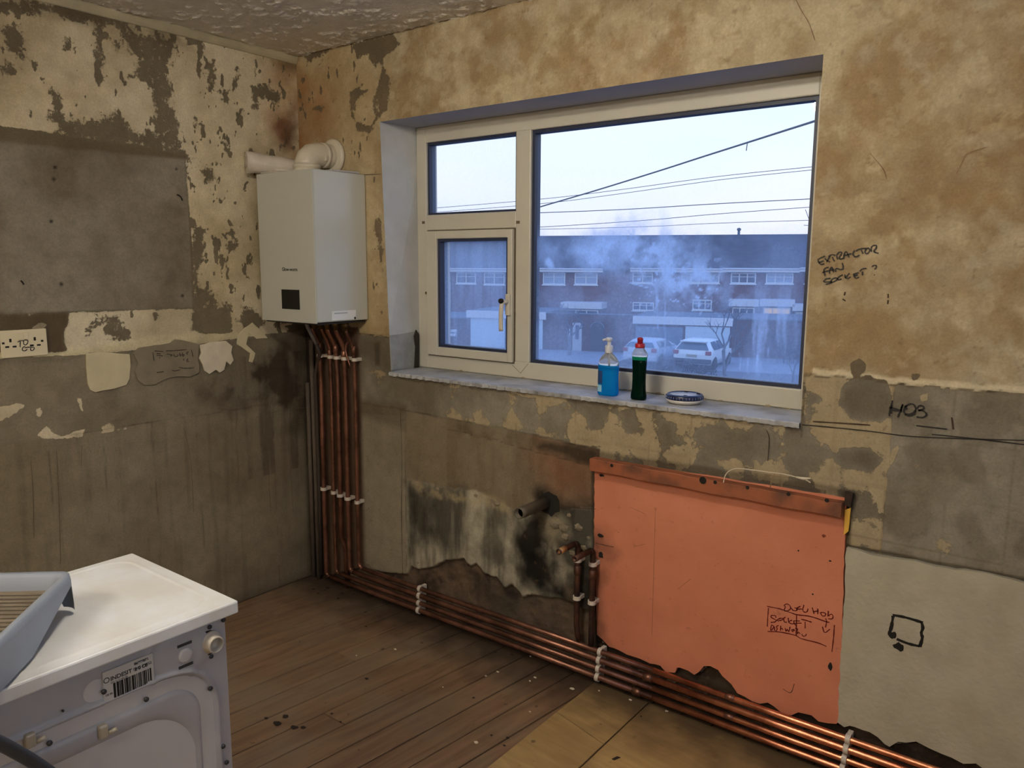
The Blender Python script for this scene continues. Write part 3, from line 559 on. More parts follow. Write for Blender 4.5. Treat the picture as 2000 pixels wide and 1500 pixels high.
white = obj('plaster_panel', MB().prism(rag(wp, .004, 3, 8), -.004, .013, 'xz'), M_white, wall_back, label='off-white plaster panel right of the orange one')
M_black = mat('black_gap', (24, 20, 16), .95); M_ink = mat('black_marker_ink', (22, 18, 16), .6); M_red = mat('dark_red_marker', (104, 20, 12), .6)
# scored square and old cable hole in the white panel
ST = lambda pts, ox, oy, s: [[(ox+x/s, oy+y/s) for x, y in st_] for st_ in pts]
def wbpt(p, y=0.0): x, z = WB(*p); return (x, y, z)
sq = [[(1744,1200),(1770,1205),(1800,1214)], [(1800,1212),(1803,1225),(1800,1235),(1802,1245),(1797,1262)], [(1797,1261),(1775,1256),(1752,1247)], [(1745,1202),(1742,1222),(1738,1238),(1745,1245)]]
obj('scored_socket_outline', ribbon(sq, .008, lambda p: wbpt(p, -.0042), (0,-1,0), .0004), M_black, wall_back)
def blob(px, py, rx, rz, seed, y=-.0042):
    r = random.Random(seed); x, z = WB(px, py); return MB().prism([(x+rx*(.6+.5*r.random())*math.cos(a*PI/5), z+rz*(.6+.5*r.random())*math.sin(a*PI/5)) for a in range(10)], y-.0006, y+.002, 'xz')
obj('cable_hole', blob(1757, 1262, .016, .014, 3), M_black, wall_back); obj('cable_hole', blob(1746, 1240, .008, .012, 5), M_black, wall_back)
for k_, (px, py, a, b_) in enumerate(((1173,1046,.014,.008),(1174,1084,.012,.014),(1176,928,.010,.006),(1609,1046,.007,.006),(1622,1301,.007,.014),(1560,1075,.003,.003),(1622,1095,.004,.003),(1588,1160,.003,.003))):
    obj('nail_hole', blob(px, py, a, b_, 20+k_, -.0027), M_black if k_ not in (3,) else mat('rust_spot', (120, 60, 40), .9), wall_back)
# handwriting, copied stroke by stroke
W1 = [[(210,595),(300,540),(400,500)],[(235,610),(240,650),(260,670)],[(250,665),(300,640),(360,612)],[(250,665),(300,705),(370,690)],[(390,560),(450,610),(515,645)],[(515,500),(460,600),(430,645)],[(480,510),(560,470),(650,480)],[(570,520),(625,630)],
 [(700,580),(680,490),(700,450),(740,410),(800,410),(790,460),(740,540),(775,575),(850,550)],[(850,570),(860,480),(890,400),(930,410),(980,535)],[(860,490),(950,470),(1040,440)],[(1120,360),(1080,430),(1100,500),(1160,515),(1240,480)],[(1150,380),(1230,330),(1390,310)],[(1280,350),(1325,445)],
 [(1400,320),(1370,400),(1400,440),(1450,430),(1490,350),(1450,310),(1390,325)],[(1525,395),(1525,290),(1590,240),(1650,250),(1640,310),(1590,380),(1640,420),(1700,435)],
 [(480,775),(400,800),(370,870),(400,985)],[(330,905),(400,880),(500,860)],[(505,930),(510,850),(550,775),(570,790),(605,895)],[(510,850),(620,830)],[(665,885),(650,840),(690,800),(760,830),(835,810),(835,740),(815,670)],
 [(530,1045),(420,1060),(370,1110),(400,1135),(560,1130),(500,1170),(415,1190)],[(550,1090),(600,1045),(680,1035),(690,1070),(620,1120),(550,1140),(550,1090)],[(830,960),(760,990),(700,1050),(740,1080),(800,1055)],[(880,950),(890,1045)],[(995,920),(920,1000),(890,1030)],[(890,1035),(960,1045),(1025,1010)],
 [(1090,945),(1150,925),(1220,910)],[(1090,945),(1110,1000)],[(1110,985),(1200,960)],[(1110,1000),(1150,1045),(1225,1015)],[(1250,875),(1300,820),(1410,800)],[(1310,880),(1310,970)],[(1540,765),(1590,730),(1650,740),(1640,790),(1600,825)],[(1598,958),(1612,972)]]
obj('handwriting', ribbon(ST(W1, 1580, 460, 12.5), .0034, lambda p: wbpt(p, -.0016), (0,-1,0)), M_ink, wall_back, label='black handwriting EXTRACTOR FAN SOCKET?')
W2 = [[(545,400),(490,600),(470,690),(460,780)],[(535,520),(520,600),(518,715)],[(465,570),(560,590),(780,640)],[(540,640),(700,650)],[(800,490),(740,640),(670,815)],[(790,490),(760,600),(745,690)],[(900,520),(830,600),(830,700),(930,740),(1060,690),(1110,600),(1060,500),(960,480)],[(960,490),(880,530),(850,560),(900,600),(840,625)],[(840,740),(950,775),(1080,730),(1110,640)],
 [(1130,610),(1200,530),(1290,540),(1310,590),(1250,630),(1170,640)],[(1170,640),(1290,650),(1370,730),(1320,800),(1230,815),(1130,800)]]
obj('handwriting', ribbon(ST(W2, 1700, 750, 12.5), .0042, lambda p: wbpt(p, -.0016), (0,-1,0)), M_ink, wall_back, label='black handwriting HOB')
W3 = [[(210,260),(500,320),(700,390),(870,445),(1150,480),(1450,580),(1560,610)],[(240,300),(225,500),(215,700)],[(220,805),(500,820),(820,890),(960,965),(1300,1050),(1500,1130)],[(850,450),(845,700),(840,900)],[(610,270),(580,350),(650,360),(720,310),(700,240),(640,210),(580,240),(610,270)],[(730,300),(780,350),(850,350),(855,310),(805,290)],[(840,320),(970,320)],[(850,300),(935,260)],[(1010,230),(985,340),(1030,390),(1080,370),(1100,310)],
 [(1190,285),(1230,430)],[(1205,380),(1330,360)],[(1310,310),(1310,430)],[(1370,400),(1400,460),(1460,470),(1480,420),(1430,395),(1350,400)],[(1540,360),(1530,480)],[(1540,470),(1600,430),(1640,470),(1620,530),(1530,530)],
 [(400,510),(390,465),(310,460),(300,500),(400,560),(380,600),(290,610)],[(440,580),(520,560),(560,530),(500,520),(440,550),(400,580)],[(610,490),(570,530),(590,600),(640,605)],[(670,510),(680,620)],[(750,560),(680,600),(740,640),(790,635)],[(790,570),(800,640),(860,690)],[(790,575),(920,580)],[(800,630),(960,625)],[(950,540),(1050,565),(1180,605)],[(1035,590),(1035,740)],
 [(300,680),(290,780),(340,740),(350,690),(300,665)],[(375,700),(375,790)],[(460,675),(415,700),(430,750),(400,810)],[(505,680),(500,790)],[(500,750),(535,740),(550,780)],[(600,730),(620,800),(650,760),(680,810),(710,700)],[(780,760),(740,780),(770,810),(790,760),(810,800)],[(820,740),(870,750),(850,830)],[(870,860),(880,820),(930,855)],[(960,860),(990,905),(1040,900),(1065,860)],
 [(1480,520),(1500,600),(1475,720)],[(1410,700),(1460,830),(1575,755)],[(1670,665),(1650,950),(1615,1250)]]
obj('handwriting', ribbon(ST(W3, 1480, 1160, 11.11), .0033, lambda p: wbpt(p, -.0028), (0,-1,0)), M_red, wall_back, label='dark red handwriting OVEN HOB SOCKET DISHWASHER with arrow')
obj('pencil_line', ribbon([[(1566,829),(1620,834),(1700,842),(1780,852),(1900,857),(2000,860),(2100,864)],[(1820,848),(1900,856),(2000,868),(2100,880)],[(1790,831),(1850,838)]], .0028, lambda p: wbpt(p, -.0016), (0,-1,0)), M_ink, wall_back)
obj('pencil_line', ribbon([[(1588,823),(1640,826),(1700,830)],[(1859,815),(1862,838)],[(1735,574),(1735,582)],[(1735,586),(1734,594)],[(1651,570),(1649,577)],[(1646,584),(1652,588)]], .0035, lambda p: wbpt(p, -.0016), (0,-1,0)), mat('brown_scratch', (64, 46, 30), .9), wall_back)
# hairline cracks
cr = [[(783,800),(786,900),(785,1000),(788,1130)],[(1164,1060),(1180,1064),(1200,1068)],[(1095,985),(1112,990),(1165,994)],[(1112,990),(1118,1010)],[(1500,900),(1503,858),(1498,840)],[(1530,1345),(1545,1352),(1552,1335)],[(700,342),(745,340)]]
obj('crack', ribbon([[(1281,990),(1278,1100),(1274,1240)],[(1868,340),(1880,316),(1890,300),(1925,288)],[(1555,0),(1566,22),(1580,45),(1592,80)],[(1700,300),(1725,330),(1732,350)],[(1325,1150),(1350,1130)],[(1232,990),(1262,1004)],[(1240,1067),(1262,1062)]], .0011, lambda p: wbpt(p, -.0027), (0,-1,0)), mat('faint_crack', (124, 84, 56), .95), wall_back)
obj('crack', ribbon(cr, .0020, lambda p: wbpt(p, -.0027), (0,-1,0)), mat('crack_dark', (60, 44, 32), .95), wall_back)
# patches of filler on the left wall
M_fill = mat('cream_filler', (206, 196, 162), .85, var=.10, vscale=14, bump=.002, bscale=30); M_fg = mat('grey_filler', (134, 124, 104), .9, var=.2, vscale=16, bump=.003, bscale=34)
def wlpoly(pts): return [WL(*p) for p in pts]
obj('filler_patch', MB().prism(rag(wlpoly([(166,690),(200,687),(230,690),(252,692),(254,715),(252,738),(246,752),(225,758),(185,766),(175,762),(170,750),(168,720)]), .002, 3, 2), -.002, .006, 'yz'), M_fill, wall_left, bevel=.002, label='square cream filler patch')
obj('filler_patch', MB().prism(rag(wlpoly([(258,690),(268,680),(300,674),(330,670),(340,662),(365,666),(388,672),(386,700),(388,728),(370,737),(345,735),(330,737),(318,742),(300,752),(280,752),(268,742),(262,725),(268,710)]), .003, 3, 5), -.002, .007, 'yz'), M_fg, wall_left, bevel=.002, label='grey filler patch with pencilled box')
obj('filler_patch', MB().prism(rag(wlpoly([(388,674),(410,668),(440,666),(452,676),(450,688),(455,703),(448,712),(440,706),(436,722),(428,728),(420,722),(408,730),(398,724),(394,712),(388,700),(392,690)]), .003, 3, 6), -.002, .008, 'yz'), mat('white_torn_plaster', (218, 208, 186), .85, var=.12, vscale=20, bump=.004, bscale=30), wall_left, bevel=.002, label='torn whitish filler patch')
obj('filler_patch', MB().prism(rag(wlpoly([(462,655),(478,640),(492,630),(512,648),(522,660),(500,662),(485,650),(480,672),(498,690),(492,708),(486,706),(488,690),(462,672)]), .002, 3, 9), -.002, .005, 'yz'), M_fill, wall_left, bevel=.001)
def wlpt(p, x): y, z = WL(*p); return (x, y, z)
W4 = [[(200,250),(370,265)],[(420,250),(600,245),(830,225)],[(165,280),(190,440)],[(920,230),(950,370)],[(240,300),(320,310)],[(240,335),(360,350)],[(300,370),(300,400)],[(440,310),(540,330),(510,350)],[(570,320),(600,360),(650,350),(650,320)],[(690,290),(690,350),(725,335),(690,315)],[(740,285),(750,355),(775,330),(745,318)],[(870,265),(820,290),(850,315)],[(770,400),(765,440)],[(850,400),(830,450),(870,460)],[(680,575),(800,590),(970,580)],[(240,675),(380,655)],[(540,630),(600,640),(700,620)]]
obj('handwriting', ribbon(ST(W4, 280, 660, 10), .0034, lambda p: wlpt(p, .0072), (1,0,0)), mat('pencil_grey', (56, 48, 38), .8), wall_left, label='pencilled box with word Rubble')
obj('crack', ribbon([[(0,698),(60,700),(110,702),(160,688),(256,684)],[(360,840),(372,900),(378,1000)],[(160,870),(158,910)],[(60,900),(64,960),(66,1050)],[(110,880),(114,960),(118,1100)],[(430,800),(470,798),(520,786)],[(510,830),(522,900),(528,1000)],[(556,820),(566,900),(572,1000)],[(500,815),(555,800),(610,795)]], .0018, lambda p: wlpt(p, .0012), (1,0,0)), mat('crack_dark_left', (92, 80, 62), .95), wall_left)
obj('crack', ribbon([[(40,548),(44,552),(46,556)],[(345,380),(352,384),(356,392)]], .006, lambda p: (wbpt(p, -.0016) if p[0] > 600 else wlpt(p, .0012)), (1,0,0)), M_black, wall_left)

# timber batten, cable and scraps over the orange panel
M_bat = mat('orange_painted_timber', (150, 86, 56), .7, var=.25, vscale=9, bump=.002, bscale=30, col2=(84, 54, 40), v0=.42, v1=.66)
x0, zt0 = WB(1163, 893); x1, zt1 = WB(1652, 972)
bt = empty('timber_batten', (x0, -.03, .80), 'orange painted timber batten fixed along the top of the orange panel', 'batten')
b = MB(); n = 18; pts = [(x0+(x1-x0)*i/n, .836+.001*math.sin(i*2.1)) for i in range(n+1)]+[(x1-(x1-x0)*i/n, .793+.0015*math.sin(i*1.3)) for i in range(n+1)]
b.prism(pts, -.040, -.0030, 'xz'); obj('board', b, M_bat, bt, bevel=.002)
for i_, px in enumerate((1195, 1373, 1397, 1460, 1540, 1615)):
    p = on(px, 892+(px-1163)*.162+12, 1, -.0402); obj('knot' if i_ % 2 else 'screw', MB().lathe([(.006 if px != 1373 else .012, -.0008), (.004, .0008), (0, .0012)], (p[0], -.0405, p[2]), 10, 'y'), M_black, bt)
cab = empty('cable', wbpt((1460, 918), -.04), 'thin white cable curling over the timber batten', 'cable')
cp = lambda L, y=-.044: [(*[on(a, b_, 1, y)[0]], y, on(a, b_, 1, y)[2]) for a, b_ in L]
M_wc = mat('white_cable', (206, 196, 176), .5)
obj('wire', MB().tube(smooth_line(cp([(1413,943),(1416,930),(1424,920),(1440,915),(1470,918),(1500,922),(1530,926),(1560,933),(1575,938),(1583,943)])), .0016, 6), M_wc, cab)
obj('wire', MB().tube(smooth_line(cp([(1504,952),(1507,938),(1514,924)])), .0012, 6), mat('thin_brown_wire', (150, 120, 84), .5), cab)
obj('wire_end', MB().tube(cp([(1555,932),(1570,935),(1583,934)]), .004, 6, rs=[.003, .005, .002]), M_wc, cab)
sc = MB().prism(rag([WB(*p) for p in [(1652,995),(1663,990),(1659,1036),(1649,1044)]], .002, 3), -.010, -.0035, 'xz')
tag(obj('plastic_wall_plug', sc, mat('yellow_plastic', (226, 178, 72), .5), bevel=.001), 'yellow strip stuck beside the top right corner of the orange panel', 'strip')
b = MB().prism(rag([WB(*p) for p in [(1654,960),(1668,962),(1664,988),(1652,984)]], .004, 3), -.018, .0, 'xz'); obj('broken_timber_end', b, mat('charred_wood', (48, 34, 24), .9), wall_back)

# ================================================================ WINDOW
M_upvc = mat('aged_white_upvc', (198, 194, 180), .4, var=.06, vscale=6); M_gask = mat('dark_gasket', (38, 46, 70), .5); M_seam = mat('dark_seam', (96, 84, 66), .8)
win = empty('window_1', (XA, FY, ZS+.01), kind='structure')
def rail(name, x0, x1, z0, z1, y0=FY, y1=.26, m=M_upvc, bev=.004, parent=win):
    return obj(name, MB().box(x0, x1, y0, y1, z0, z1), m, parent, bevel=bev)
MX0, MX1, TZ0, TZ1 = 1.079, 1.150, 1.640, 1.705; GX1 = 2.214; GZ0, GZ1 = 1.113, 2.004
rail('outer_frame', XA, .600, ZS+.002, ZT); rail('outer_frame', GX1, XB, ZS+.002, ZT); rail('outer_frame', .598, GX1+.002, GZ1, ZT); rail('outer_frame', .598, GX1+.002, ZS+.002, GZ0)
rail('mullion', MX0, MX1, GZ0-.002, GZ1+.002, FY+.0005); rail('transom', .598, MX0+.002, TZ0, TZ1, FY+.0005)
def ring(x0, x1, z0, z1, w_, y0, y1):
    b = MB(); b.box(x0, x0+w_, y0, y1, z0, z1); b.box(x1-w_, x1, y0, y1, z0, z1); b.box(x0+w_, x1-w_, y0, y1, z1-w_, z1); b.box(x0+w_, x1-w_, y0, y1, z0, z0+w_); return b
obj('gasket', ring(MX1-.001, GX1+.001, GZ0-.001, GZ1+.001, .013, FY+.012, FY+.05), M_gask, win)
obj('gasket', ring(.599, MX0+.001, TZ1-.001, GZ1+.001, .010, FY+.012, FY+.05), M_gask, win)
sash = rail('sash', .612, .672, 1.108, 1.636, FY-.018); b_ = (.612, 1.072, 1.108, 1.636)
for a in ((1.052, 1.076, 1.108, 1.636), (.670, 1.054, 1.603, 1.636), (.670, 1.054, 1.108, 1.145)): rail('sash_rail', *a, FY-.018)
obj('gasket', ring(.671, 1.054, 1.143, 1.605, .013, FY-.008, FY+.04), M_gask, win)
obj('seam', ring(.608, 1.079, 1.103, 1.640, .004, FY-.003, FY+.01), M_seam, win)
for q in (((.574, 1.675), (.590, 1.676)), ((1.083, 1.662), (1.10, 1.668)), ((.604, 1.375), (.612, 1.37))):
    obj('scuff', MB().box(q[0][0], q[1][0], FY-.0006-(.018 if q[0][0] < .61 and q[0][1] < 1.5 else 0), FY+.002, q[0][1]-.006, q[0][1]+.005), M_seam, win)
for m_ in ([(MX0-.012, FY, ZS+.052), (MX0+.030, FY, ZS+.022)], [(MX1-.002, FY, GZ0-.004), (MX0+.030, FY, ZS+.022)]):
    obj('mitre_joint', MB().tube([(p[0], p[1]-.0002, p[2]) for p in m_], .0008, 4), M_seam, win)
gm = MB(); r = random.Random(9)
for k in range(60):
    x = XA+.06+k*.0275+.02*r.random(); h_ = .002+.008*r.random()**2
    if r.random() < .35: continue
    gm.prism([(x, ZS+.0015), (x+.024, ZS+.0015), (x+.018, ZS+h_), (x+.006, ZS+h_*.8)], FY-.0006, FY+.001, 'xz')
gm_ = obj('grime', gm, mat('brown_grime', (150, 136, 112), .95), win); gm_['kind'] = 'stuff'
# handle
M_hw = mat('white_handle', (200, 194, 178), .35); hz = 1.352; hx = 1.062
hd = obj('handle', MB().box(hx-.011, hx+.011, FY-.030, FY-.017, hz-.055, hz+.030), M_hw, win, bevel=.004)
obj('lever', MB().tube(smooth_line([(hx, FY-.030, hz), (hx-.004, FY-.055, hz-.004), (hx-.008, FY-.058, hz-.05), (hx-.010, FY-.055, hz-.115)]), .009, 10, rs=None), M_hw, hd)
obj('lock_button', MB().lathe([(.010, .0), (.010, -.010), (.007, -.014), (0, -.015)], (hx-.004, FY-.058, hz+.004), 14, 'y'), M_black, hd)
# panes with condensation
def pane_mat():
    m, t, p = nmat('misted_glass'); t.nodes.remove(p); nd = t.nodes.new; lk = t.links.new; out = t.nodes['Material Output']
    tr = nd('ShaderNodeBsdfTransparent'); tr.inputs[0].default_value = (.90, .95, 1.0, 1); gl = nd('ShaderNodeBsdfGlossy'); gl.inputs['Roughness'].default_value = .02
    fr = nd('ShaderNodeFresnel'); fr.inputs['IOR'].default_value = 1.45; mx_ = nd('ShaderNodeMixShader'); lk(fr.outputs[0], mx_.inputs[0]); lk(tr.outputs[0], mx_.inputs[1]); lk(gl.outputs[0], mx_.inputs[2])
    tl = nd('ShaderNodeBsdfTranslucent'); tl.inputs[0].default_value = (.55, .70, .98, 1)
    at = nd('ShaderNodeAttribute'); at.attribute_name = 'mist'; g = nd('ShaderNodeNewGeometry')
    n = nd('ShaderNodeTexNoise'); n.inputs['Scale'].default_value = 120; n.inputs['Detail'].default_value = 3; lk(g.outputs['Position'], n.inputs['Vector'])
    r = nd('ShaderNodeMapRange'); r.inputs['From Min'].default_value = .35; r.inputs['From Max'].default_value = .65; r.inputs['To Min'].default_value = .92; r.inputs['To Max'].default_value = 1.08; lk(n.outputs[0], r.inputs['Value'])
    mu = nd('ShaderNodeMath'); mu.operation = 'MULTIPLY'; mu.use_clamp = True; lk(at.outputs['Fac'], mu.inputs[0]); lk(r.outputs[0], mu.inputs[1])
    o = nd('ShaderNodeMixShader'); lk(mu.outputs[0], o.inputs[0]); lk(mx_.outputs[0], o.inputs[1]); lk(tl.outputs[0], o.inputs[2]); lk(o.outputs[0], out.inputs['Surface'])
    return m
M_pane = pane_mat(); GY = FY+.030
def make_pane(x0, x1, z0, z1, fn, step=.006, y=GY):
    X = np.linspace(x0, x1, max(2, int((x1-x0)/step))); Z = np.linspace(z0, z1, max(2, int((z1-z0)/step))); U, V = np.meshgrid(X, Z, indexing='ij'); Q = Painter(U, V, lambda a, b_: WB(a, b_, y)); Q.cover = np.clip(fn(Q, U, V), 0, 1)
    o = grid_object('pane', X, Z, Q, lambda P: np.stack([U, np.full(U.shape, y), V], -1), M_pane, parent=win)
    o.data.attributes['cover'].name = 'mist'
    for v in o.data.vertices: pass
    o.location = -win.location; return o
def mist_main(Q, U, V):
    n_ = fbm(U, V, 6, 401, 6); n_2 = fbm(U, V, 22, 403, 5); m_ = .08+.19*st(1.66-V, 0, .3)
    m_ = m_+.16*st(1.62-V, -.02, .06)*st(n_, .42, .62)
    m_ = m_+.95*Q.w(Q.sd([(1170,470),(1240,440),(1300,465),(1345,490),(1370,520),(1350,545),(1290,520),(1235,530),(1210,500)]), .09, .05)*(.35+.65*st(n_2, .35, .6))
    m_ = m_+.45*Q.w(Q.sd([(1050,475),(1120,468),(1200,480),(1215,510),(1180,530),(1110,505),(1055,500)]), .06, .05)*st(n_, .35, .55)
    m_ = m_+.35*Q.w(Q.sd([(1290,520),(1400,520),(1440,560),(1430,600),(1330,600),(1270,570)]), .08, .05)*st(n_2, .4, .62)
    m_ = m_+.70*Q.w(Q.sd([(1065,508),(1072,503),(1080,512),(1082,524),(1072,524),(1065,516)]), .008, .003)
    dr = fbm(U, V, 5, 411, 4, su=9, sv=.8); m_ = m_+.30*st(dr, .56, .66)*Q.w(Q.sd([(1420,580),(1570,560),(1560,745),(1440,735)]), .06, .05)
    for px, y0, y1 in ((1281,560,612),(1284,575,640),(1298,572,690),(1278,610,600),(1445,690,722),(1478,692,725),(1460,700,730),(1500,680,700)):
        m_ = m_+.38*st(.0035-Q.line([(px,y0),(px+1,y1)]), 0, .004)
    m_ = m_+.6*st(.004-Q.line([(1230,552),(1245,556),(1265,562)]), 0, .005)
    dp = fbm(U, V, 70, 421, 2); m_ = m_+.5*st(dp, .72, .78)*Q.w(Q.sd([(1230,500),(1400,500),(1400,620),(1230,620)]), .05, .03)
    return m_
make_pane(MX1+.010, GX1-.010, GZ0+.010, GZ1-.010, mist_main, .005)
make_pane(.607, MX0-.008, TZ1+.008, GZ1-.008, lambda Q, U, V: .10+.05*fbm(U, V, 5, 431), .02)
make_pane(.682, 1.043, 1.154, 1.594, lambda Q, U, V: .42+.20*st(fbm(U, V, 5, 441, 5), .35, .65)*st(V, 1.3, 1.6)+.10*st(fbm(U, V, 6, 443, 4, su=6, sv=.6), .4, .6), .008, FY+.020)

# ================================================================ THINGS ON THE SILL
M_clear = mat('clear_plastic', (226, 232, 236), .12); M_clear.node_tree.nodes['Principled BSDF'].inputs['Transmission Weight'].default_value = .75; M_clear.node_tree.nodes['Principled BSDF'].inputs['IOR'].default_value = 1.2
def liquid(name, col, tw=.65, r=.12):
    m = mat(name, col, r); p = m.node_tree.nodes['Principled BSDF']; p.inputs['Transmission Weight'].default_value = tw; p.inputs['IOR'].default_value = 1.15; return m
bx, by = 1.590, .062
bot = empty('soap_bottle', (bx, by, ZS), 'clear pump bottle of bright blue hand soap on the window sill', 'soap bottle')
def sq_lathe(prof, cx, cy, cz, ax, ay, n=32, e=3.2):
    mb = MB(); vs = []
    for r_, h_ in prof:
        for k in range(n):
            a = 2*PI*k/n; c_, s_ = math.cos(a), math.sin(a); rr = (abs(c_)**e+abs(s_)**e)**(-1/e); vs.append((cx+ax*r_*rr*c_, cy+ay*r_*rr*s_, cz+h_))
    m = len(prof); mb.add(vs, [(i*n+k, i*n+(k+1)%n, (i+1)*n+(k+1)%n, (i+1)*n+k) for i in range(m-1) for k in range(n)], True)
    mb.add(vs[:n], [tuple(range(n-1,-1,-1))]); mb.add(vs[-n:], [tuple(range(n))]); return mb
AX, AY = .0385, .024
obj('liquid', sq_lathe([(.90,.001),(1,.008),(1,.02),(.95,.05),(.95,.075),(.99,.098),(.985,.108)], bx, by, ZS, AX, AY, e=2.8), liquid('blue_soap', (14, 150, 236), .6), bot)
obj('shell', sq_lathe([(.985,.108),(.95,.120),(.75,.135),(.45,.146),(.34,.150),(.34,.156)], bx, by, ZS, AX, AY, e=2.4), M_clear, bot)
M_pump = mat('frosted_pump', (226, 228, 234), .35); M_pump.node_tree.nodes['Principled BSDF'].inputs['Transmission Weight'].default_value = .25
pm = obj('pump', MB().lathe([(.0135,.150),(.014,.152),(.014,.172),(.0125,.176),(.007,.178),(.0065,.190),(.0095,.192),(.0115,.196),(.0115,.200),(.0095,.203),(.006,.204)], (bx, by, ZS), 20), M_pump, bot)
obj('nozzle', MB().tube([(bx, by, ZS+.197), (bx-.010, by-.008, ZS+.197), (bx-.018, by-.014, ZS+.194)], .004, 8), M_pump, pm)
obj('dip_tube', MB().tube([(bx, by, ZS+.15), (bx+.004, by, ZS+.109)], .003, 8), M_pump, bot)
lb = MB(); lp = [(-.030,.02),(-.006,.02),(-.006,.047),(-.010,.052),(-.014,.047),(-.018,.053),(-.030,.045)]
M_lab = mat('soap_label', (30, 60, 110), .5); M_lab2 = mat('soap_label_pale', (150, 200, 220), .5)
yo = by-AY*1.12
def label_strip(x0, x1, z0, z1, off=.0008):
    mb = MB(); k = 8; vs = []
    for i in range(k+1):
        x = x0+(x1-x0)*i/k; t = min(.999, abs(x/(AX*.96))); y = -AY*.97*(1-t**2.8)**(1/2.8); vs += [(bx+x, by+y-off, ZS+z0), (bx+x, by+y-off, ZS+z1)]
    mb.add(vs, [(2*i, 2*i+2, 2*i+3, 2*i+1) for i in range(k)], True); return mb
lbo = obj('label', label_strip(-.032, -.010, .042, .088, .0022), M_lab, bot); obj('label_foot', label_strip(-.032, -.012, .014, .038, .0022), M_lab2, lbo)
gx_, gy_ = 1.716, .052
gb = empty('washing_up_bottle', (gx_, gy_, ZS), 'tall dark green washing-up liquid bottle with red cap on the window sill', 'bottle')
obj('liquid', sq_lathe([(.92,.001),(1,.006),(1,.016),(.88,.035),(.84,.07),(.86,.10),(.92,.128),(.93,.136)], gx_, gy_, ZS, .0275, .019, e=2.6), liquid('dark_green_liquid', (3, 30, 22), .2, .1), gb)
obj('liquid_top', sq_lathe([(.93,.136),(.94,.142),(.96,.148)], gx_, gy_, ZS, .0275, .019, e=2.6), liquid('green_shoulder', (20, 140, 96), .4, .1), gb)
obj('shell', sq_lathe([(.98,.148),(1.02,.152),(.98,.158),(.80,.166),(.60,.174),(.52,.180)], gx_, gy_, ZS, .0275, .019, e=2.4), M_clear, gb)
cpo = obj('cap', MB().lathe([(.0165,.178),(.017,.180),(.017,.191),(.014,.193)], (gx_, gy_, ZS), 20), mat('red_cap', (168, 26, 44), .4), gb)
obj('spout', MB().lathe([(.0085,.192),(.0095,.196),(.0095,.203),(.0105,.206),(.009,.211),(.004,.213)], (gx_, gy_, ZS), 16), mat('dark_red_spout', (140, 16, 34), .4), cpo)
dx, dy = 1.868, .088
ds = empty('scented_disc', (dx, dy, ZS), 'round flat white disc with navy ribbed rim lying on the sill', 'disc')
obj('base', MB().lathe([(.040,.0),(.052,.003),(.058,.009),(.060,.015)], (dx, dy, ZS), 40), mat('white_plastic_dish', (214, 208, 200), .4), ds)
obj('rim', MB().lathe([(.060,.015),(.061,.017),(.061,.027),(.058,.031),(.052,.033),(.050,.029)], (dx, dy, ZS), 40), mat('navy_plastic', (28, 36, 70), .35), ds)
obj('lid', MB().lathe([(.0505,.028),(.050,.030),(0,.031)], (dx, dy, ZS), 40), mat('pale_grey_lid', (196, 198, 206), .35), ds)
rb = MB()
for k in range(36):
    a = 2*PI*k/36; rb.box(-.0008, .0008, -.0008, .0008, .017, .027) if 0 else rb.tube([(dx+.0615*math.cos(a), dy+.0615*math.sin(a), ZS+.018), (dx+.0615*math.cos(a), dy+.0615*math.sin(a), ZS+.026)], .0013, 4)
rbo = obj('rim_ribs', rb, mat('pale_blue_rib', (110, 120, 160), .4), ds); rbo['kind'] = 'stuff'
for a in (1.9, 5.2, .6): obj('notch', MB().box(dx+.045*math.cos(a)-.005, dx+.045*math.cos(a)+.005, dy+.045*math.sin(a)-.003, dy+.045*math.sin(a)+.003, ZS+.029, ZS+.0335), M_black, ds)

# ================================================================ BOILER
M_boil = mat('white_enamel', (190, 192, 184), .32, coat=.3); BX0, BX1, BY0, BZ0, BZ1 = .074, .434, -.280, 1.257, 1.866
boil = empty('boiler', (.254, -.14, BZ0), 'white wall-hung combi boiler in the corner, small black display low on its front', 'boiler')
obj('casing', MB().box(BX0, BX1, BY0+.006, -.003, BZ0+.004, BZ1), M_boil, boil, bevel=.004)
obj('front_panel', MB().box(BX0-.002, BX1+.001, BY0, BY0+.005, BZ0, BZ1-.001), M_boil, boil, bevel=.002)
obj('underside', MB().box(BX0+.012, BX1-.012, BY0+.012, -.010, BZ0-.006, BZ0+.003), mat('dark_underside', (44, 40, 36), .8), boil)
p0 = on(550, 565, 1, BY0); p1 = on(586, 605, 1, BY0)
dsp = obj('display', MB().box(p0[0], p1[0], BY0-.0018, BY0+.001, p1[2], p0[2]), mat('black_display', (10, 10, 10), .55), boil, bevel=.001)
def text(name, s, size, loc, rot, m, parent, align='LEFT', bold=0):
    cu = bpy.data.curves.new(name, 'FONT'); cu.body = s; cu.size = size; cu.extrude = .0002; cu.align_x = align; cu.offset = bold
    t = bpy.data.objects.new(name, cu); COL.objects.link(t); dg = bpy.context.evaluated_depsgraph_get(); me = bpy.data.meshes.new_from_object(t.evaluated_get(dg)); bpy.data.objects.remove(t, do_unlink=True)
    o = bpy.data.objects.new(name, me); COL.objects.link(o); me.materials.clear(); me.materials.append(m); o.parent = parent; o.location = Vector(loc)-wloc(parent); o.rotation_euler = rot; return o
lg = on(551, 530, 1, BY0); lg2 = on(579, 530, 1, BY0)
text('logo', 'Glow-worm', .0205, (lg[0], BY0-.0005, lg[2]+.002), (PI/2, 0, 0), mat('logo_ink', (30, 32, 30), .6), boil, bold=.0003)
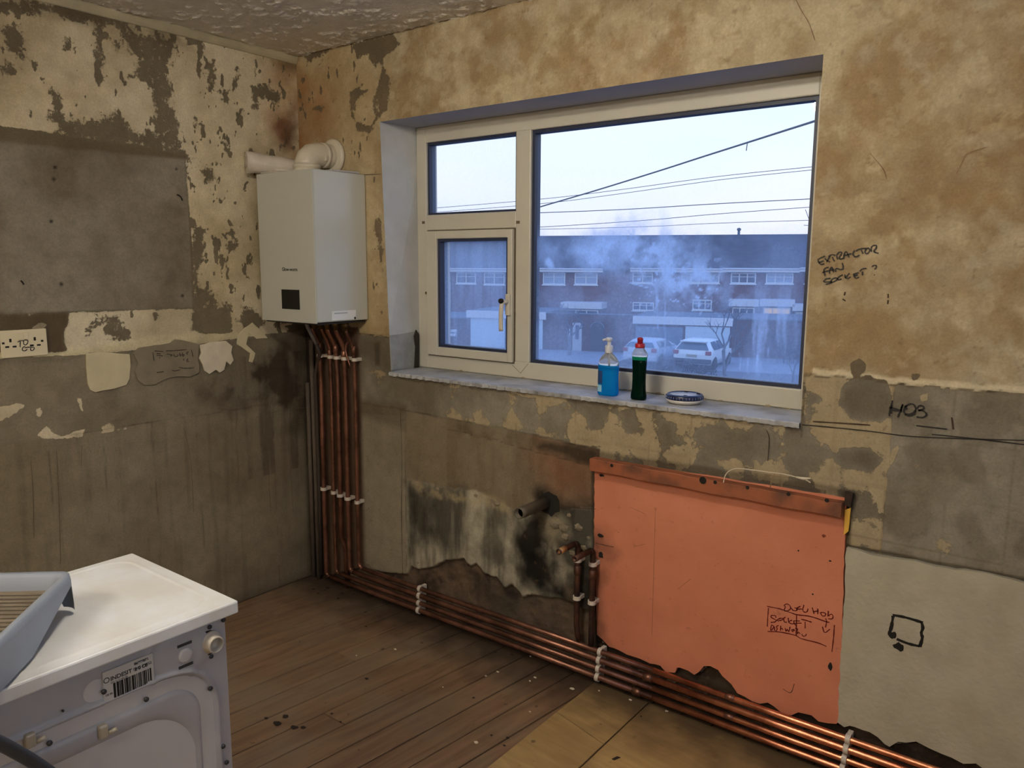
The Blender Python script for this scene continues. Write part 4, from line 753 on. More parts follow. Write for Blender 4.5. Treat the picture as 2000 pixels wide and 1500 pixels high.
# sticker plate on the side
def bs(px, py): p = on(px, py, 0, BX1+.0012); return (p[1], p[2])
s0 = bs(648, 606); s1 = bs(697, 622); pl_ = obj('side_plate', MB().box(BX1, BX1+.0022, s0[0], s1[0]-.004, s1[1]-.003, s0[1]-.004), mat('glossy_white_plate', (226, 228, 226), .2), boil, bevel=.001)
obj('plate_line', MB().box(BX1+.002, BX1+.0028, s0[0]+.012, s1[0]-.05, s0[1]-.016, s0[1]-.011), mat('plate_grey', (168, 176, 178), .4), pl_)
sc_ = bs(693, 621); obj('screw', MB().lathe([(.005, 0), (.005, .003), (.003, .004), (0, .004)], (BX1+.0005, sc_[0], sc_[1]), 12, 'x'), mat('screw_dark', (70, 76, 72), .4, .8), boil)
for k, x in enumerate((.16, .205, .25, .305, .365)): obj('connector', MB().lathe([(.016,-.006),(.016,-.028),(.012,-.030),(.012,-.045)], (x, -.075, BZ0), 6), mat('brass_fitting', (120, 100, 66), .4, .8), boil)
obj('filling_lever', MB().tube([(.12, -.16, BZ0-.003), (.12, -.17, BZ0-.02), (.10, -.21, BZ0-.024)], .006, 8), mat('beige_plastic', (176, 160, 130), .5), boil)
# flue: turret, elbow, wall collar
M_flue = mat('white_flue', (206, 198, 180), .3, coat=.2)
fl = empty('boiler_flue', (.222, -.135, BZ1), 'white plastic flue elbow rising from the boiler top into the wall', 'flue')
fx, fy, fz = .222, -.135, BZ1
obj('turret', MB().lathe([(.064,.0),(.064,.010),(.058,.012),(.055,.014),(.055,.026),(.058,.028),(.058,.040),(.054,.042)], (fx, fy, fz), 36), M_flue, fl)
obj('elbow', MB().tube([(fx, fy, fz+.03), (fx, fy, fz+.05), (fx+.001, fy+.006, fz+.066), (fx+.003, fy+.022, fz+.080), (fx+.006, fy+.045, fz+.086), (fx+.009, fy+.10, fz+.087), (fx+.011, fy+.134, fz+.087)], .050, 28), M_flue, fl)
obj('wall_collar', MB().lathe([(.074,-.002),(.075,-.012),(.066,-.020),(.052,-.022)], (fx+.014, 0, fz+.087), 36, 'y'), M_flue, fl)
cb = obj('clamp_band', MB().lathe([(.0505,-.008),(.053,-.008),(.053,.008),(.0505,.008)], (fx+.008, -.055, fz+.087), 36, 'y'), M_flue, fl)
obj('clamp_tab', MB().box(fx+.050, fx+.062, -.082, -.076, fz+.060, fz+.080), M_flue, fl)
# bundle of rolled papers on the boiler
M_pap = mat('rolled_paper', (208, 200, 188), .35, var=.1, vscale=30, bump=.002, bscale=20)
A_ = Vector(on(481, 317, 0, .045)); B_ = Vector((.165, -.075, 1.902)); d_ = (B_-A_)
rl = empty('paper_roll', tuple((A_+B_)/2), 'roll of paper in clear plastic lying on top of the boiler at its left', 'paper roll')
A_.z = max(A_.z, 1.912)
obj('roll', MB().tube([A_+d_*(i/8)+Vector((0,0,.002*math.sin(i*1.9))) for i in range(9)], .033, 16, rs=[.046,.043,.041,.039,.037,.034,.032,.029,.026]), M_pap, rl)
obj('inner_sheet', MB().tube([A_-d_*.02, A_+d_*.3], .022, 14), mat('inner_paper', (176, 164, 148), .6), rl)
obj('inner_sheet', MB().tube([A_+d_*.35+Vector((.012,-.030,-.018)), A_+d_*.98+Vector((.006,-.024,-.020))], .009, 8), M_pap, rl)
b = MB(); b.hexa([(.10, -.278, BZ1+.001), (.20, -.27, BZ1+.001), (.21, -.12, BZ1+.001), (.09, -.10, BZ1+.001)], [(.10, -.278, BZ1+.004), (.20, -.27, BZ1+.004), (.21, -.12, BZ1+.004), (.09, -.10, BZ1+.004)])
tag(obj('leaflet', b, mat('white_leaflet', (220, 216, 206), .4), bevel=.001), 'flat white leaflet under the paper roll on the boiler', 'leaflet')
b = MB(); b.hexa([(.30, -.20, BZ1+.001), (.425, -.17, BZ1+.001), (.430, -.03, BZ1+.001), (.31, -.05, BZ1+.001)], [(.30, -.20, BZ1+.005), (.425, -.17, BZ1+.006), (.430, -.03, BZ1+.010), (.31, -.05, BZ1+.005)])
tag(obj('leaflet', b, mat('grey_leaflet', (170, 168, 166), .35), bevel=.001), 'grey plastic wallet on the boiler top right of the flue', 'leaflet')

# ================================================================ PIPES
def pipe_mat(name, c1, c2, rough, metal=1.0):
    m = mat(name, c1, rough, metal, col2=c2, vscale=10, v0=.40, v1=.62, bump=.0003, bscale=120); return m
M_cu = pipe_mat('copper', (222, 152, 118), (170, 104, 78), .30, .9); M_cud = pipe_mat('tarnished_copper', (146, 102, 84), (100, 68, 54), .36, .75); M_cuk = pipe_mat('blackened_pipe', (86, 54, 42), (44, 32, 28), .5, .4)
def bend(a, corner, b, r=.03, k=6):
    a, c, b = Vector(a), Vector(corner), Vector(b); u = (a-c).normalized(); v = (b-c).normalized(); o = []
    for i in range(k+1):
        t = i/k; p = (c+u*r)*(1-t)**2+c*2*t*(1-t)+(c+v*r)*t*t; o.append(p)
    return o
PY = -.032; HZ = [.136, .104, .070, .037]; VX = [(.137, .011, 3), (.207, .0085, 2), (.249, .011, None), (.304, .011, 1), (.368, .0085, 0)]
wh = ['leftmost vertical copper pipe under the boiler, running on as the lowest floor pipe', 'second vertical copper pipe from the left, turning into the third skirting pipe', 'middle copper pipe under the boiler, dropping straight into the floor',
      'fourth vertical copper pipe from the left, turning into the second skirting pipe', 'rightmost copper pipe under the boiler, turning into the topmost skirting pipe']
for i, (x, r_, h_) in enumerate(VX):
    pr = empty('copper_pipe', (x, PY, .8), wh[i], 'pipe', 'copper pipes from the boiler')
    path = [(x, -.075, BZ0-.03), (x, -.070, BZ0-.055), (x, PY-.012, BZ0-.10), (x, PY, BZ0-.13)]
    if h_ is None:
        obj('vertical_run', MB().tube(path+[(x+.008, PY, 1.0), (x+.006, PY, .6), (x, PY, .26), (x, -.006, .19), (x, -.005, .0)], r_, 14), M_cud, pr)
    else:
        z = HZ[h_]; pts = path+[(x+.004, PY, .9), (x, PY, .5)]; bd_ = bend((x, PY, .5), (x, PY, z), (x+.5, PY, z), .024)
        obj('vertical_run', MB().tube(pts+bd_, r_, 14), M_cud, pr)
        obj('skirting_run', MB().tube([bd_[-1], (x+.3, PY, z), (1.2, PY, z+.001), (1.85, PY, z)], r_ if r_ > .009 else .0095, 14), M_cud, pr, label='dull tarnished copper length')
        obj('skirting_run', MB().tube([(1.85-.02*h_, PY, z), (2.3, PY, z-.002), (2.8, PY, z), (3.59, PY, z)], r_ if r_ > .009 else .0095, 14), M_cu, pr, label='bright copper length')
        obj('coupling', MB().lathe([(r_*1.0, -.016), (r_*1.3, -.015), (r_*1.3, .015), (r_*1.0, .016)], (1.85-.02*h_ if r_ > .009 else 2.12, PY, z), 14, 'x'), M_cud, pr)
    obj('coupling', MB().lathe([(r_, -.02), (r_*1.25, -.018), (r_*1.25, .018), (r_, .02)], (x, PY-.004 if 0 else PY, 1.10 if i % 2 else 1.125), 14), M_cud, pr)
# short bypass loop by the two right-hand pipes
lp_ = MB().tube(smooth_line([(.350, PY-.004, 1.05), (.330, PY-.010, 1.11), (.332, PY-.01, 1.145), (.345, PY-.008, 1.16), (.362, PY-.004, 1.15)]), .005, 8)
tag(obj('bypass_pipe', lp_, M_cud), 'small hooked copper tube between the two right-hand boiler pipes', 'pipe')
hs = empty('condensate_hose', (.06, -.12, 1.15), 'short grey plastic hose slanting down beneath the boiler', 'hose')
h0 = on(601, 640, 1, -.10); h1 = on(618, 672, 1, -.06); h2 = on(625, 690, 1, -.045)
obj('hose', MB().tube([(h0[0]-.005, -.11, BZ0), tuple(h0), tuple(h1)], .0085, 12), mat('grey_hose', (134, 130, 126), .5), hs)
obj('hose_tail', MB().tube([tuple(h1), tuple(h2), (.10, -.03, 1.0), (.095, -.025, .5), (.09, -.025, .03)], .009, 12), mat('dark_waste_pipe', (60, 50, 44), .6), hs)
# old painted service pipes in the corner
for x, lab in ((.030, 'thin grey pipe in the very corner behind the copper pipes'), (.066, 'dusty grey pipe just right of the corner one')):
    tag(obj('service_pipe', MB().tube([(x, -.022, 1.15 if x > .05 else .95), (x, -.022, .0)], .010, 10), mat('dusty_pipe', (92, 80, 68), .8, var=.3, vscale=20)), lab, 'pipe')
# clips
M_clip = mat('grey_white_clip', (206, 196, 184), .5)
def clip(x, z, vertical, r_, label, group):
    """clip round a pipe: foot on the wall, open ring, two jaws"""
    e_ = empty('pipe_clip', (x, -.004, z), label, 'clip', group); h = .007; R_ = r_+.0045
    n = 16; mb = MB(); vs = []
    for s in (-h, h):
        for rr in (r_+.0006, R_):
            for k in range(n+1):
                a = -PI*.80+1.60*PI*k/n; u_ = rr*math.sin(a); v_ = -rr*math.cos(a)
                # opening faces the room
                pt = (u_, -v_)
                vs.append((x+u_, PY+v_*1.0, z+s) if vertical else (x+s, PY+v_, z+u_))
    m1 = n+1
    F = []
    for k in range(n):
        F += [(k, k+1, 2*m1+k+1, 2*m1+k), (m1+k, 3*m1+k, 3*m1+k+1, m1+k+1), (k, m1+k, m1+k+1, k+1), (2*m1+k, 2*m1+k+1, 3*m1+k+1, 3*m1+k)]
    F += [(0, 2*m1, 3*m1, m1), (n, m1+n, 3*m1+n, 2*m1+n)]
    mb.add(vs, F, False); obj('ring', mb, M_clip, e_)
    w_ = R_*.8
    obj('foot', MB().box(x-w_, x+w_, PY+R_-.003, .001, z-h, z+h) if vertical else MB().box(x-h, x+h, PY+R_-.003, .001, z-w_, z+w_), M_clip, e_, bevel=.001)
    return e_
ordw = ['first', 'second', 'third', 'fourth', 'fifth']
for zc_, gname, wd, col_ in ((1.085, 'clips on the boiler pipes just under the boiler', 'just under the boiler', 0), (.462, 'clips on the boiler pipes at knee height', 'at knee height', 1)):
    for i, (x, r_, h_) in enumerate(VX):
        xx = x+(.004 if zc_ > 1 else -.001)+(.003 if i == 2 else 0); clip(xx, zc_-.005*i*(col_), True, r_, f'{ordw[i]} grey pipe clip from the left, {wd}', gname)
b = MB().box(.125, .385, -.022, -.016, 1.079, 1.091); tag(obj('clip_rail', b, M_clip, bevel=.001), 'thin grey rail behind the clips just under the boiler', 'rail')
tops = ['topmost', 'second from top', 'third from top', 'lowest']
for xs_, where, gname in ((.752, 'stack nearest the corner', 'clips stack nearest the corner'), (1.640, 'stack below the orange panel corner', 'clips stack below the orange panel'), (2.479, 'stack at the right end', 'clips stack at the right end')):
    for j, z in enumerate(HZ):
        clip(xs_-.003*j, z, False, .011 if j in (1, 3) else .0095, f'{tops[j]} white pipe clip of the {where}', gname)
# pipes at the old sink position
for i, (x, nm) in enumerate(((1.537, 'left'), (1.600, 'right'))):
    e_ = empty('sink_pipe', (x, PY, .3), f'{nm} of two blackened sink pipes beside the orange panel, cut end turned outwards', 'pipe', 'capped sink feed pipes')
    zt_ = .520 if i == 0 else .508; r_ = .0105
    up_ = [(x+.012*(1-i), PY, .150), (x+.004*(1-i), PY, .18), (x, PY, .22), (x, PY, .40), (x, PY, zt_-.05)]
    obj('riser', MB().tube(up_+bend((x, PY, zt_-.05), (x, PY, zt_), (x, PY-.1, zt_), .024), r_, 14), M_cuk, e_)
    ty = -.155 if i == 0 else -.150
    b = MB().lathe([(.0068, .05), (.0068, 0), (.0105, 0), (.0105, .100)], (x-.001, ty, zt_), 16, 'y'); obj('spout', b, M_cuk if i else M_cuk, e_)
    if i == 0: obj('bright_cut_end', MB().lathe([(.0112, .006), (.0112, .040)], (x-.001, ty, zt_), 16, 'y'), mat('scraped_brass', (206, 160, 110), .4, .6), e_)
    obj('bore', MB().lathe([(.0069, .012), (0, .0122)], (x-.001, ty, zt_), 14, 'y'), M_black, e_)
    for z, wd in (((.455, 'upper'), (.312, 'lower'))): clip(x, z, True, .0105, f'{wd} white clip on the {nm} sink pipe', 'clips on the sink pipes')
    obj('stop_end', MB().lathe([(.013, -.02), (.014, -.018), (.014, .012), (.011, .014)], (x, PY, .42), 8), M_cuk, e_)
ws = empty('waste_pipe', (1.378, -.07, .628), 'stub of dark grey plastic waste pipe poking from its hole in the wall', 'pipe')
M_wst = mat('dirty_grey_plastic', (94, 86, 72), .6, var=.3, vscale=20)
obj('pipe', MB().lathe([(.0175, -.12), (.0175, -.168), (.0205, -.168), (.0215, -.140), (.0205, -.135), (.0205, .01)], (1.374, .0, .628), 28, 'y'), M_wst, ws)
obj('bore', MB().lathe([(.0178, -.1475), (0, -.1475)], (1.374, 0, .628), 20, 'y'), M_black, ws)
hb = MB(); r = random.Random(5); hb.prism([(1.385+.048*(.8+.35*r.random())*math.cos(a*PI/8), .625+.046*(.8+.35*r.random())*math.sin(a*PI/8)) for a in range(16)], -.0015, .004, 'xz'); obj('broken_hole', hb, M_black, wall_back)
# loose plaster lumps round the sink pipes
M_lump = mat('loose_plaster', (140, 128, 106), .95, var=.3, vscale=30, bump=.003, bscale=50)
def lump(c, s, seed, m, name, parent=None, flat=1.0):
    r = random.Random(seed); bm = bmesh.new(); bmesh.ops.create_icosphere(bm, subdivisions=2, radius=1)
    for v in bm.verts: k = .7+.5*r.random(); v.co = Vector((v.co.x*s[0]*k, v.co.y*s[1]*k, v.co.z*s[2]*k))
    me = bpy.data.meshes.new(name); bm.to_mesh(me); bm.free(); me.materials.append(m); o = bpy.data.objects.new(name, me); COL.objects.link(o); o.parent = parent; o.location = Vector(c)-(wloc(parent) if parent else Vector((0,0,0))); return o
for k, (px, py, s) in enumerate(((1118,1080,.013),(1085,1020,.028),(1100,1030,.022),(1112,1006,.010),(1032,1004,.014),(963,978,.012),(970,984,.014),(1150,1050,.008),(1104,1048,.016),(1130,1030,.018),(1140,1070,.014),(855,955,.010),(930,968,.010))):
    x, z = WB(px, py); lump((x, -.001, z), (s, s*.45, s*.8), 60+k, M_lump, 'loose_plaster', wall_back)
for k in range(26):            # rough masonry stones showing under the broken plaster
    px = 1190+k*30; py = 1275+(px-1190)*.375+(k % 3)*7; x, z = WB(px, py); s = .012+.010*random.random()
    if x < 2.9: lump((x, .010, max(.03, z-.02)), (s*1.4, s*.6, s), 90+k, mat('masonry_rubble', (78, 58, 46), .95, var=.4, vscale=25, bump=.003, bscale=60) if k == 0 else bpy.data.materials['masonry_rubble'], 'masonry_stone', wall_back)
# small flakes and crumbs on the floor
M_flake = mat('white_paint_flake', (214, 204, 182), .8); M_crumb = mat('dark_crumb', (40, 30, 24), .95)
for k, (px, py, s) in enumerate(((772,1268,.007),(1117,1345,.010),(972,1312,.006),(1045,1323,.006),(1035,1330,.004),(930,1450,.008),(949,1320,.005),(1035,1390,.004),(1231,1370,.006),(1302,1392,.006),(865,1342,.003),(696,1280,.004),(1036,1282,.004),(1170,1352,.004))):
    x, y, _ = ZP(px, py, .002); zb_ = .0068 if x > 1.62 else .0008; tag(lump((x, y, zb_+.0012), (s, s*.7, .0022), 200+k, M_flake, 'paint_flake'), 'tiny pale plaster flake on a plywood sheet beside the pipes' if x > 1.62 else 'tiny pale flake of plaster lying on the bare floorboards', 'flake', 'plaster flakes on the floor')
for k, (px, py, s) in enumerate(((716,1325,.010),(648,1393,.007),(967,1273,.009),(1000,1278,.008),(925,1362,.007),(960,1435,.006),(992,1440,.008),(985,1455,.006),(665,1409,.006),(715,1223,.007),(714,1195,.008),(621,1158,.009),(660,1168,.010),(635,1152,.008),(690,1160,.010),(1252,1402,.005),(541,1412,.020),(557,1398,.016),(575,1420,.018),(592,1420,.012),(520,1402,.010),(640,1148,.015),(668,1158,.012),(612,1150,.012))):
    x, y, _ = ZP(px, py, .002); tag(lump((x, y, (.0066 if x > 1.62 else -.0002)+.0010), (s*.8, s*.6, .0016), 300+k, M_crumb, 'dirt_crumb'), ('dark crumb in the cluster on the boards right of the washing machine' if 16 <= k <= 20 else 'dark crumb near the corner where the boiler pipes reach the floor' if k in (9,10,11,12,13,14,21,22,23) else 'dark crumb on the plywood sheet beside the pipes' if k == 15 else 'dark crumb scattered in the open middle of the floorboards'), 'crumb', 'dirt crumbs on the floor')
b = MB().prism([ZP(*p, .007)[:2] for p in [(1195,1483),(1205,1478),(1212,1480),(1200,1485)]], .0068, .009, 'xy'); obj('gouge', b, M_crumb, floor_)

# ================================================================ DOUBLE SOCKET ON THE LEFT WALL
M_sock = mat('cream_socket_plastic', (218, 208, 178), .35)
y0, z1 = WL(88, 641); y1 = y0-.146; z0 = z1-.094
so = empty('double_socket', (.004, (y0+y1)/2, (z0+z1)/2), 'white double wall socket with TO GO written on it', 'socket')
obj('faceplate', MB().box(.001, .010, y1, y0, z0, z1), M_sock, so, bevel=.003)
def sk(px, py): return WL((px)/18.07, 620+py/18.07, .010)
for (px, py, w_, h_) in ((115,915,.004,.0035),(365,815,.0035,.006),(255,1045,.006,.003),(515,1030,.006,.003),(1225,755,.0035,.006),(1125,985,.006,.003),(1370,970,.006,.003),(1485,825,.004,.0035)):
    a, b_ = sk(px, py); obj('pin_hole', MB().box(.0095, .0104, a-w_, a+w_, b_-h_, b_+h_), M_black, so)
for px in (720, 905):
    a, b_ = sk(px, 650); obj('switch', MB().box(.0095, .0135, a-.008, a+.008, b_-.012, b_+.012), M_sock, so, bevel=.001)
W5 = [[(620,870),(700,830),(860,820)],[(715,850),(710,1050)],[(830,830),(840,940),(900,970),(970,910),(980,820),(900,795),(850,800)],[(890,1020),(810,1060),(790,1150),(860,1180),(930,1150),(960,1110)],[(870,1075),(1000,1050),(1180,1055),(1210,1100),(1150,1165),(1090,1160),(1080,1080)]]
obj('handwriting', ribbon(ST(W5, 0, 620, 18.07), .0032, lambda p: (.0104, *WL(p[0], p[1], .0104)), (1,0,0), .0002), M_ink, so, label='TO GO in black marker')
# loose tag on white reveal
obj('scribble', ribbon([[(756,600),(762,604),(768,602)],[(758,612),(766,608),(764,620)],[(760,625),(768,628)]], .003, lambda p: tuple(on(p[0], p[1], 0, XA-.012)+np.array([.004, 0, 0])), (1,0,0)), mat('grey_pencil', (120, 112, 100), .8), wall_back)

# ================================================================ WASHING MACHINE
M_wm = mat('white_washer_enamel', (186, 186, 190), .35, var=.07, vscale=7, coat=.2); M_lid = mat('worn_white_lid', (216, 220, 226), .42, var=.10, vscale=8, col2=(204, 204, 202), bump=.0004, bscale=20); M_wmb = mat('back_steel_dimmed', (160, 161, 168), .42, var=.08, vscale=9)  # back panel colour dimmed to offset the light from the side window
WX0, WX1, WY0, WY1, WT = 1.262, 1.674, -2.075, -1.476, .850
wm = empty('washing_machine', (1.47, -1.77, 0), 'white washing machine with barcode sticker on its back, seen lower left', 'washing machine')
obj('cabinet', MB().box(WX0+.012, WX1-.020, WY0+.012, WY1-.018, .02, WT-.026), M_wm, wm, bevel=.006)
lid = obj('lid', MB().box(WX0, WX1, WY0, WY1, WT-.027, WT-.0015), M_lid, wm, bevel=.0035, seg=2)
# raised rim of the lid: a shallow dished field
ly = np.linspace(WY0+.006, WY1-.006, 110); lx = np.linspace(WX0+.006, WX1-.006, 80); X, Y = np.meshgrid(lx, ly, indexing='ij')
def rrect(X, Y, cx, cy, hx, hy, r): qx = np.abs(X-cx)-hx+r; qy = np.abs(Y-cy)-hy+r; return np.hypot(np.maximum(qx, 0), np.maximum(qy, 0))+np.minimum(np.maximum(qx, qy), 0)-r
sdl = rrect(X, Y, (WX0+WX1)/2-.004, (WY0+WY1)/2, .178, .268, .05); zz_ = WT-.0012+.0022*np.exp(-(sdl/.004)**2)-.002*(sdl < 0)*np.clip(-sdl/.006, 0, 1)
Q = Painter(X, Y, None); lf = grid_object('lid_field', lx, ly, Q, lambda P: np.stack([X, Y, zz_], -1), M_lid, parent=wm); lf.location = -wm.location
# back panel with pressed relief
XB_ = WX1-.0185
by_ = np.linspace(WY0+.014, WY1-.020, 190); bz_ = np.linspace(.03, WT-.028, 250); Yg, Zg = np.meshgrid(by_, bz_, indexing='ij')
cy_ = -1.782; s1 = rrect(Yg, Zg, cy_, .385, .262, .365, .10); s2 = rrect(Yg, Zg, cy_, .36, .205, .31, .10)
sg = lambda d, w_: 1/(1+np.exp(-d/w_))
hh = .006*np.exp(-((s1+.002)/.005)**2)-.012*sg(-s1-.012, .0025)+.016*sg(-s1-.034, .003)-.020*sg(-s2, .006)+.010*sg(-s2-.05, .005)
yv, zv = on(358, 1276, 0, XB_)[1:]; yk, zk_ = on(410, 1253, 0, XB_)[1:]; yh, zh = on(187, 1350, 0, XB_)[1:]
hh += .006*sg(.044-np.hypot((Yg-yv)*.8, Zg-zv), .004)+.003*np.exp(-((np.hypot(Yg-yv+.012, (Zg-zv)*1.1)-.062)/.005)**2)*(Zg > .70)*(Yg < yv+.02)
hh -= .003*sg(.020-np.hypot(Yg-yh, Zg-zh), .0015)
for k in range(4): hh += .006*sg(.006-np.abs(Zg-(.54-.045*k)-.15*(Yg-cy_)), .002)*sg(.05-np.abs(Yg-cy_-.03), .006)
Q = Painter(Yg, Zg, None); bp_ = grid_object('back_panel', by_, bz_, Q, lambda P: np.stack([XB_+hh, Yg, Zg], -1), M_wmb, parent=wm); bp_.location = -wm.location
M_sc = mat('dark_screw', (60, 62, 66), .5, .5)
def wb_(px, py): p = on(px, py, 0, XB_); return float(p[1]), float(p[2])
for k, (px, py) in enumerate(((435,1210),(283,1364),(408,1343),(94,1449),(200,1349),(433,1456),(440,1487),(120,1386))):
    y, z = wb_(px, py); obj('screw', MB().lathe([(.0045 if k != 7 else .002, .001), (.0045 if k != 7 else .002, .004), (0, .005)], (XB_+(.003 if k else 0), y, z), 10, 'x'), M_sc, wm)
iv = obj('inlet_valve', MB().lathe([(.022, .0), (.022, .004), (.019, .006), (.016, .006), (.016, .022), (.0135, .024), (.0135, .010), (0, .010)], (XB_, yk, zk_), 24, 'x'), mat('white_valve_plastic', (172, 164, 150), .4), wm)
obj('valve_slot', MB().lathe([(.0250, .0015), (0, .0018)], (XB_+.0015, yk-.007, zk_), 20, 'x'), M_black, wm)
for dz in (.030, -.030): obj('screw', MB().lathe([(.0045, .001), (.0045, .003), (0, .004)], (XB_, yk, zk_+dz), 10, 'x'), M_sc, wm)
for dz in (.020, -.022): obj('clip_slot', MB().box(XB_+.005, XB_+.0075, yv-.014, yv+.014, zv+dz-.0025, zv+dz+.0025), M_sc, wm)
obj('blanking_cap', MB().lathe([(.014, .004), (.014, .009), (.010, .010), (0, .010)], (XB_, yv, zv-.002), 20, 'x'), M_wm, wm)
# barcode sticker
M_stk = mat('white_sticker', (182, 180, 178), .5); ybl, zbl = wb_(221, 1366); ytr, ztr = wb_(293, 1300); _, zt0 = wb_(221, 1328)
zc0, zc1 = zbl+.001, (ztr+zt0)/2-.003; y0s = ybl-.016; SX_ = XB_+.0042
stk = obj('sticker', MB().box(XB_-.002, SX_, y0s, ytr+.004, zc0-.003, zc1+.026), M_stk, wm)
bb = MB(); r = random.Random(11); y = ybl
while y < ytr:
    w_ = r.choice([.0012, .0018, .0028, .004]); bb.box(SX_-.0003, SX_+.0004, y, min(y+w_, ytr), zc0, zc1); y += w_+r.choice([.0008, .0010, .0018])
bo = obj('barcode', bb, M_black, stk); bo['kind'] = 'stuff'
M_si = mat('sticker_ink', (34, 32, 32), .6); rr_ = (PI/2, 0, PI/2)
text('print', 'INDESIT', .0105, (SX_+.0002, y0s+.012, zc1+.006), rr_, M_si, stk, bold=.0002)
text('print', 'IWC 71452', .0070, (SX_+.0002, y0s+.052, zc1+.0075), rr_, M_si, stk)
text('print', '2 0 CE', .0085, (SX_+.0002, ytr-.030, zc1+.006), rr_, M_si, stk, bold=.0003)
text('print', '86999071', .0065, (SX_+.0002, ytr-.030, zc1+.017), rr_, M_si, stk, bold=.0002)
text('print', 'S/N 3112 45170', .0045, (SX_+.0002, y0s+.012, zc1+.0005), rr_, M_si, stk)
text('print', 'CE 08', .0048, (SX_+.0002, y0s+.002, zc0+.012), rr_, M_si, stk)
rg = [(SX_+.0002, y0s+.0055+.0045*math.cos(a*PI/8), zc1+.010+.0045*math.sin(a*PI/8)) for a in range(17)]
obj('logo_ring', MB().tube(rg, .0007, 4), M_si, stk)
for px, py in ((200,1425),(58,1442)):
    y, z = wb_(px, py); obj('transit_clip', MB().box(XB_-.004, XB_+.012, y-.010, y+.006, z-.012, z+.012), mat('amber_plastic', (158, 150, 136), .3), wm, bevel=.003)
    obj('transit_clip', MB().tube([(XB_+.006, y+.004, z-.008), (XB_+.014, y+.018, z-.002)], .004, 8), bpy.data.materials['amber_plastic'], wm)
for y in (WY0+.05, WY1-.06):
    for x in (WX0+.05, WX1-.07): obj('foot', MB().lathe([(.018, 0), (.018, .012), (.008, .014), (.008, .03)], (x, y, .0005), 12), M_sc, wm)
for k, (px, py, s) in enumerate(((182,1140,.005),(201,1163,.002),(316,1175,.003),(329,1168,.006),(94,1231,.002),(84,1246,.002),(109,1251,.002),(120,1253,.002),(183,1218,.0015),(211,1220,.0015),(88,1272,.004),(126,1282,.004))):
    x, y, _ = ZP(px, py, WT-.0015); obj('scuff', MB().lathe([(s, -.0005), (s*.8, .0007), (0, .0008)], (x, y, WT-.0025 if 0 else WT-.0028), 8), mat('lid_scuff', (120, 108, 90), .8) if k == 0 else (bpy.data.materials['lid_scuff'] if s > .0025 else M_sc), wm)

# ================================================================ DRAINING TRAY on the machine
M_tray = mat('blue_grey_tray_plastic', (130, 138, 152), .5, var=.08, vscale=10); M_tri = mat('tray_ribbed_mat', (112, 101, 86), .7, var=.2, vscale=14)
tcx, tcy = 1.478, -1.690; e1 = Vector((.715, -.699, 0)); e2 = Vector((-.745, -.667, 0)); TR = .078
tray = empty('draining_tray', (1.40, -1.95, WT), 'grey plastic tray with a ribbed inside lying across the washing machine', 'tray')
def tp(a, b_, z): v = Vector((tcx, tcy, 0))+e1*a+e2*b_; return (v.x, v.y, WT+z)
def rc(a0, a1, b0, b1, r, n=6):
    o = []
    for (ca, cb, s) in ((a0+r, b0+r, PI), (a1-r, b0+r, 1.5*PI), (a1-r, b1-r, 0), (a0+r, b1-r, .5*PI)):
        for k in range(n+1): t = s+PI/2*k/n; o.append((ca+r*math.cos(t), cb+r*math.sin(t)))
    return o
A1, B1 = .40, .36
loops = [(rc(-.004, A1+.004, -.004, B1+.004, .030), .006), (rc(-.002, A1+.002, -.002, B1+.002, .028), TR-.012), (rc(0, A1, 0, B1, .026), TR), (rc(.012, A1-.012, .012, B1-.012, .020), TR), (rc(.016, A1-.016, .016, B1-.016, .018), TR-.005), (rc(.022, A1-.022, .022, B1-.022, .016), TR-.028)]
mb = MB(); n = len(loops[0][0]); vs = []
def lift(a, b_, z):
    # the skirt is cut away into an arch beside the corner foot
    if z > .02: return z
    if b_ < .02 and .016 < a < .40: return z+.056*min(1, (a-.016)/.008)*max(0, 1-(a-.02)/.17)
    if a < .03 and .028 < b_ < .33: return z+.046*min(1, (b_-.028)/.012)
    return z
for L, z in loops: vs += [tp(a, b_, lift(a, b_, z)) for a, b_ in L]
def dens(L):
    o = []
    for i in range(len(L)):
        a = L[i]; b_ = L[(i+1) % len(L)]; k = 30 if i % 7 == 6 else 1
        o += [(a[0]+(b_[0]-a[0])*(j/k)**1.6, a[1]+(b_[1]-a[1])*(j/k)**1.6) for j in range(k)]
    return o
loops = [(dens(L), z) for L, z in loops]; n = len(loops[0][0]); vs = [tp(a, b_, lift(a, b_, z)) for L, z in loops for a, b_ in L]
mb.add(vs, [(i*n+k, i*n+(k+1) % n, (i+1)*n+(k+1) % n, (i+1)*n+k) for i in range(len(loops)-1) for k in range(n)], True)
obj('rim', mb, M_tray, tray)
mb = MB(); pts = rc(.020, A1-.020, .020, B1-.020, .016); mb.add([tp(a, b_, TR-.028) for a, b_ in pts]+[tp(a, b_, TR-.031) for a, b_ in pts], [tuple(range(len(pts))), tuple(range(2*len(pts)-1, len(pts)-1, -1))]); obj('tray_floor', mb, M_tri, tray)
for k in range(22):
    a = .034+k*.0158
    if a > A1-.03: break
    b = MB(); b.tube([tp(a+.010, .030, TR-.027), tp(a-.004, B1-.030, TR-.027)], .0028, 6); obj('rib', b, M_tri, tray)
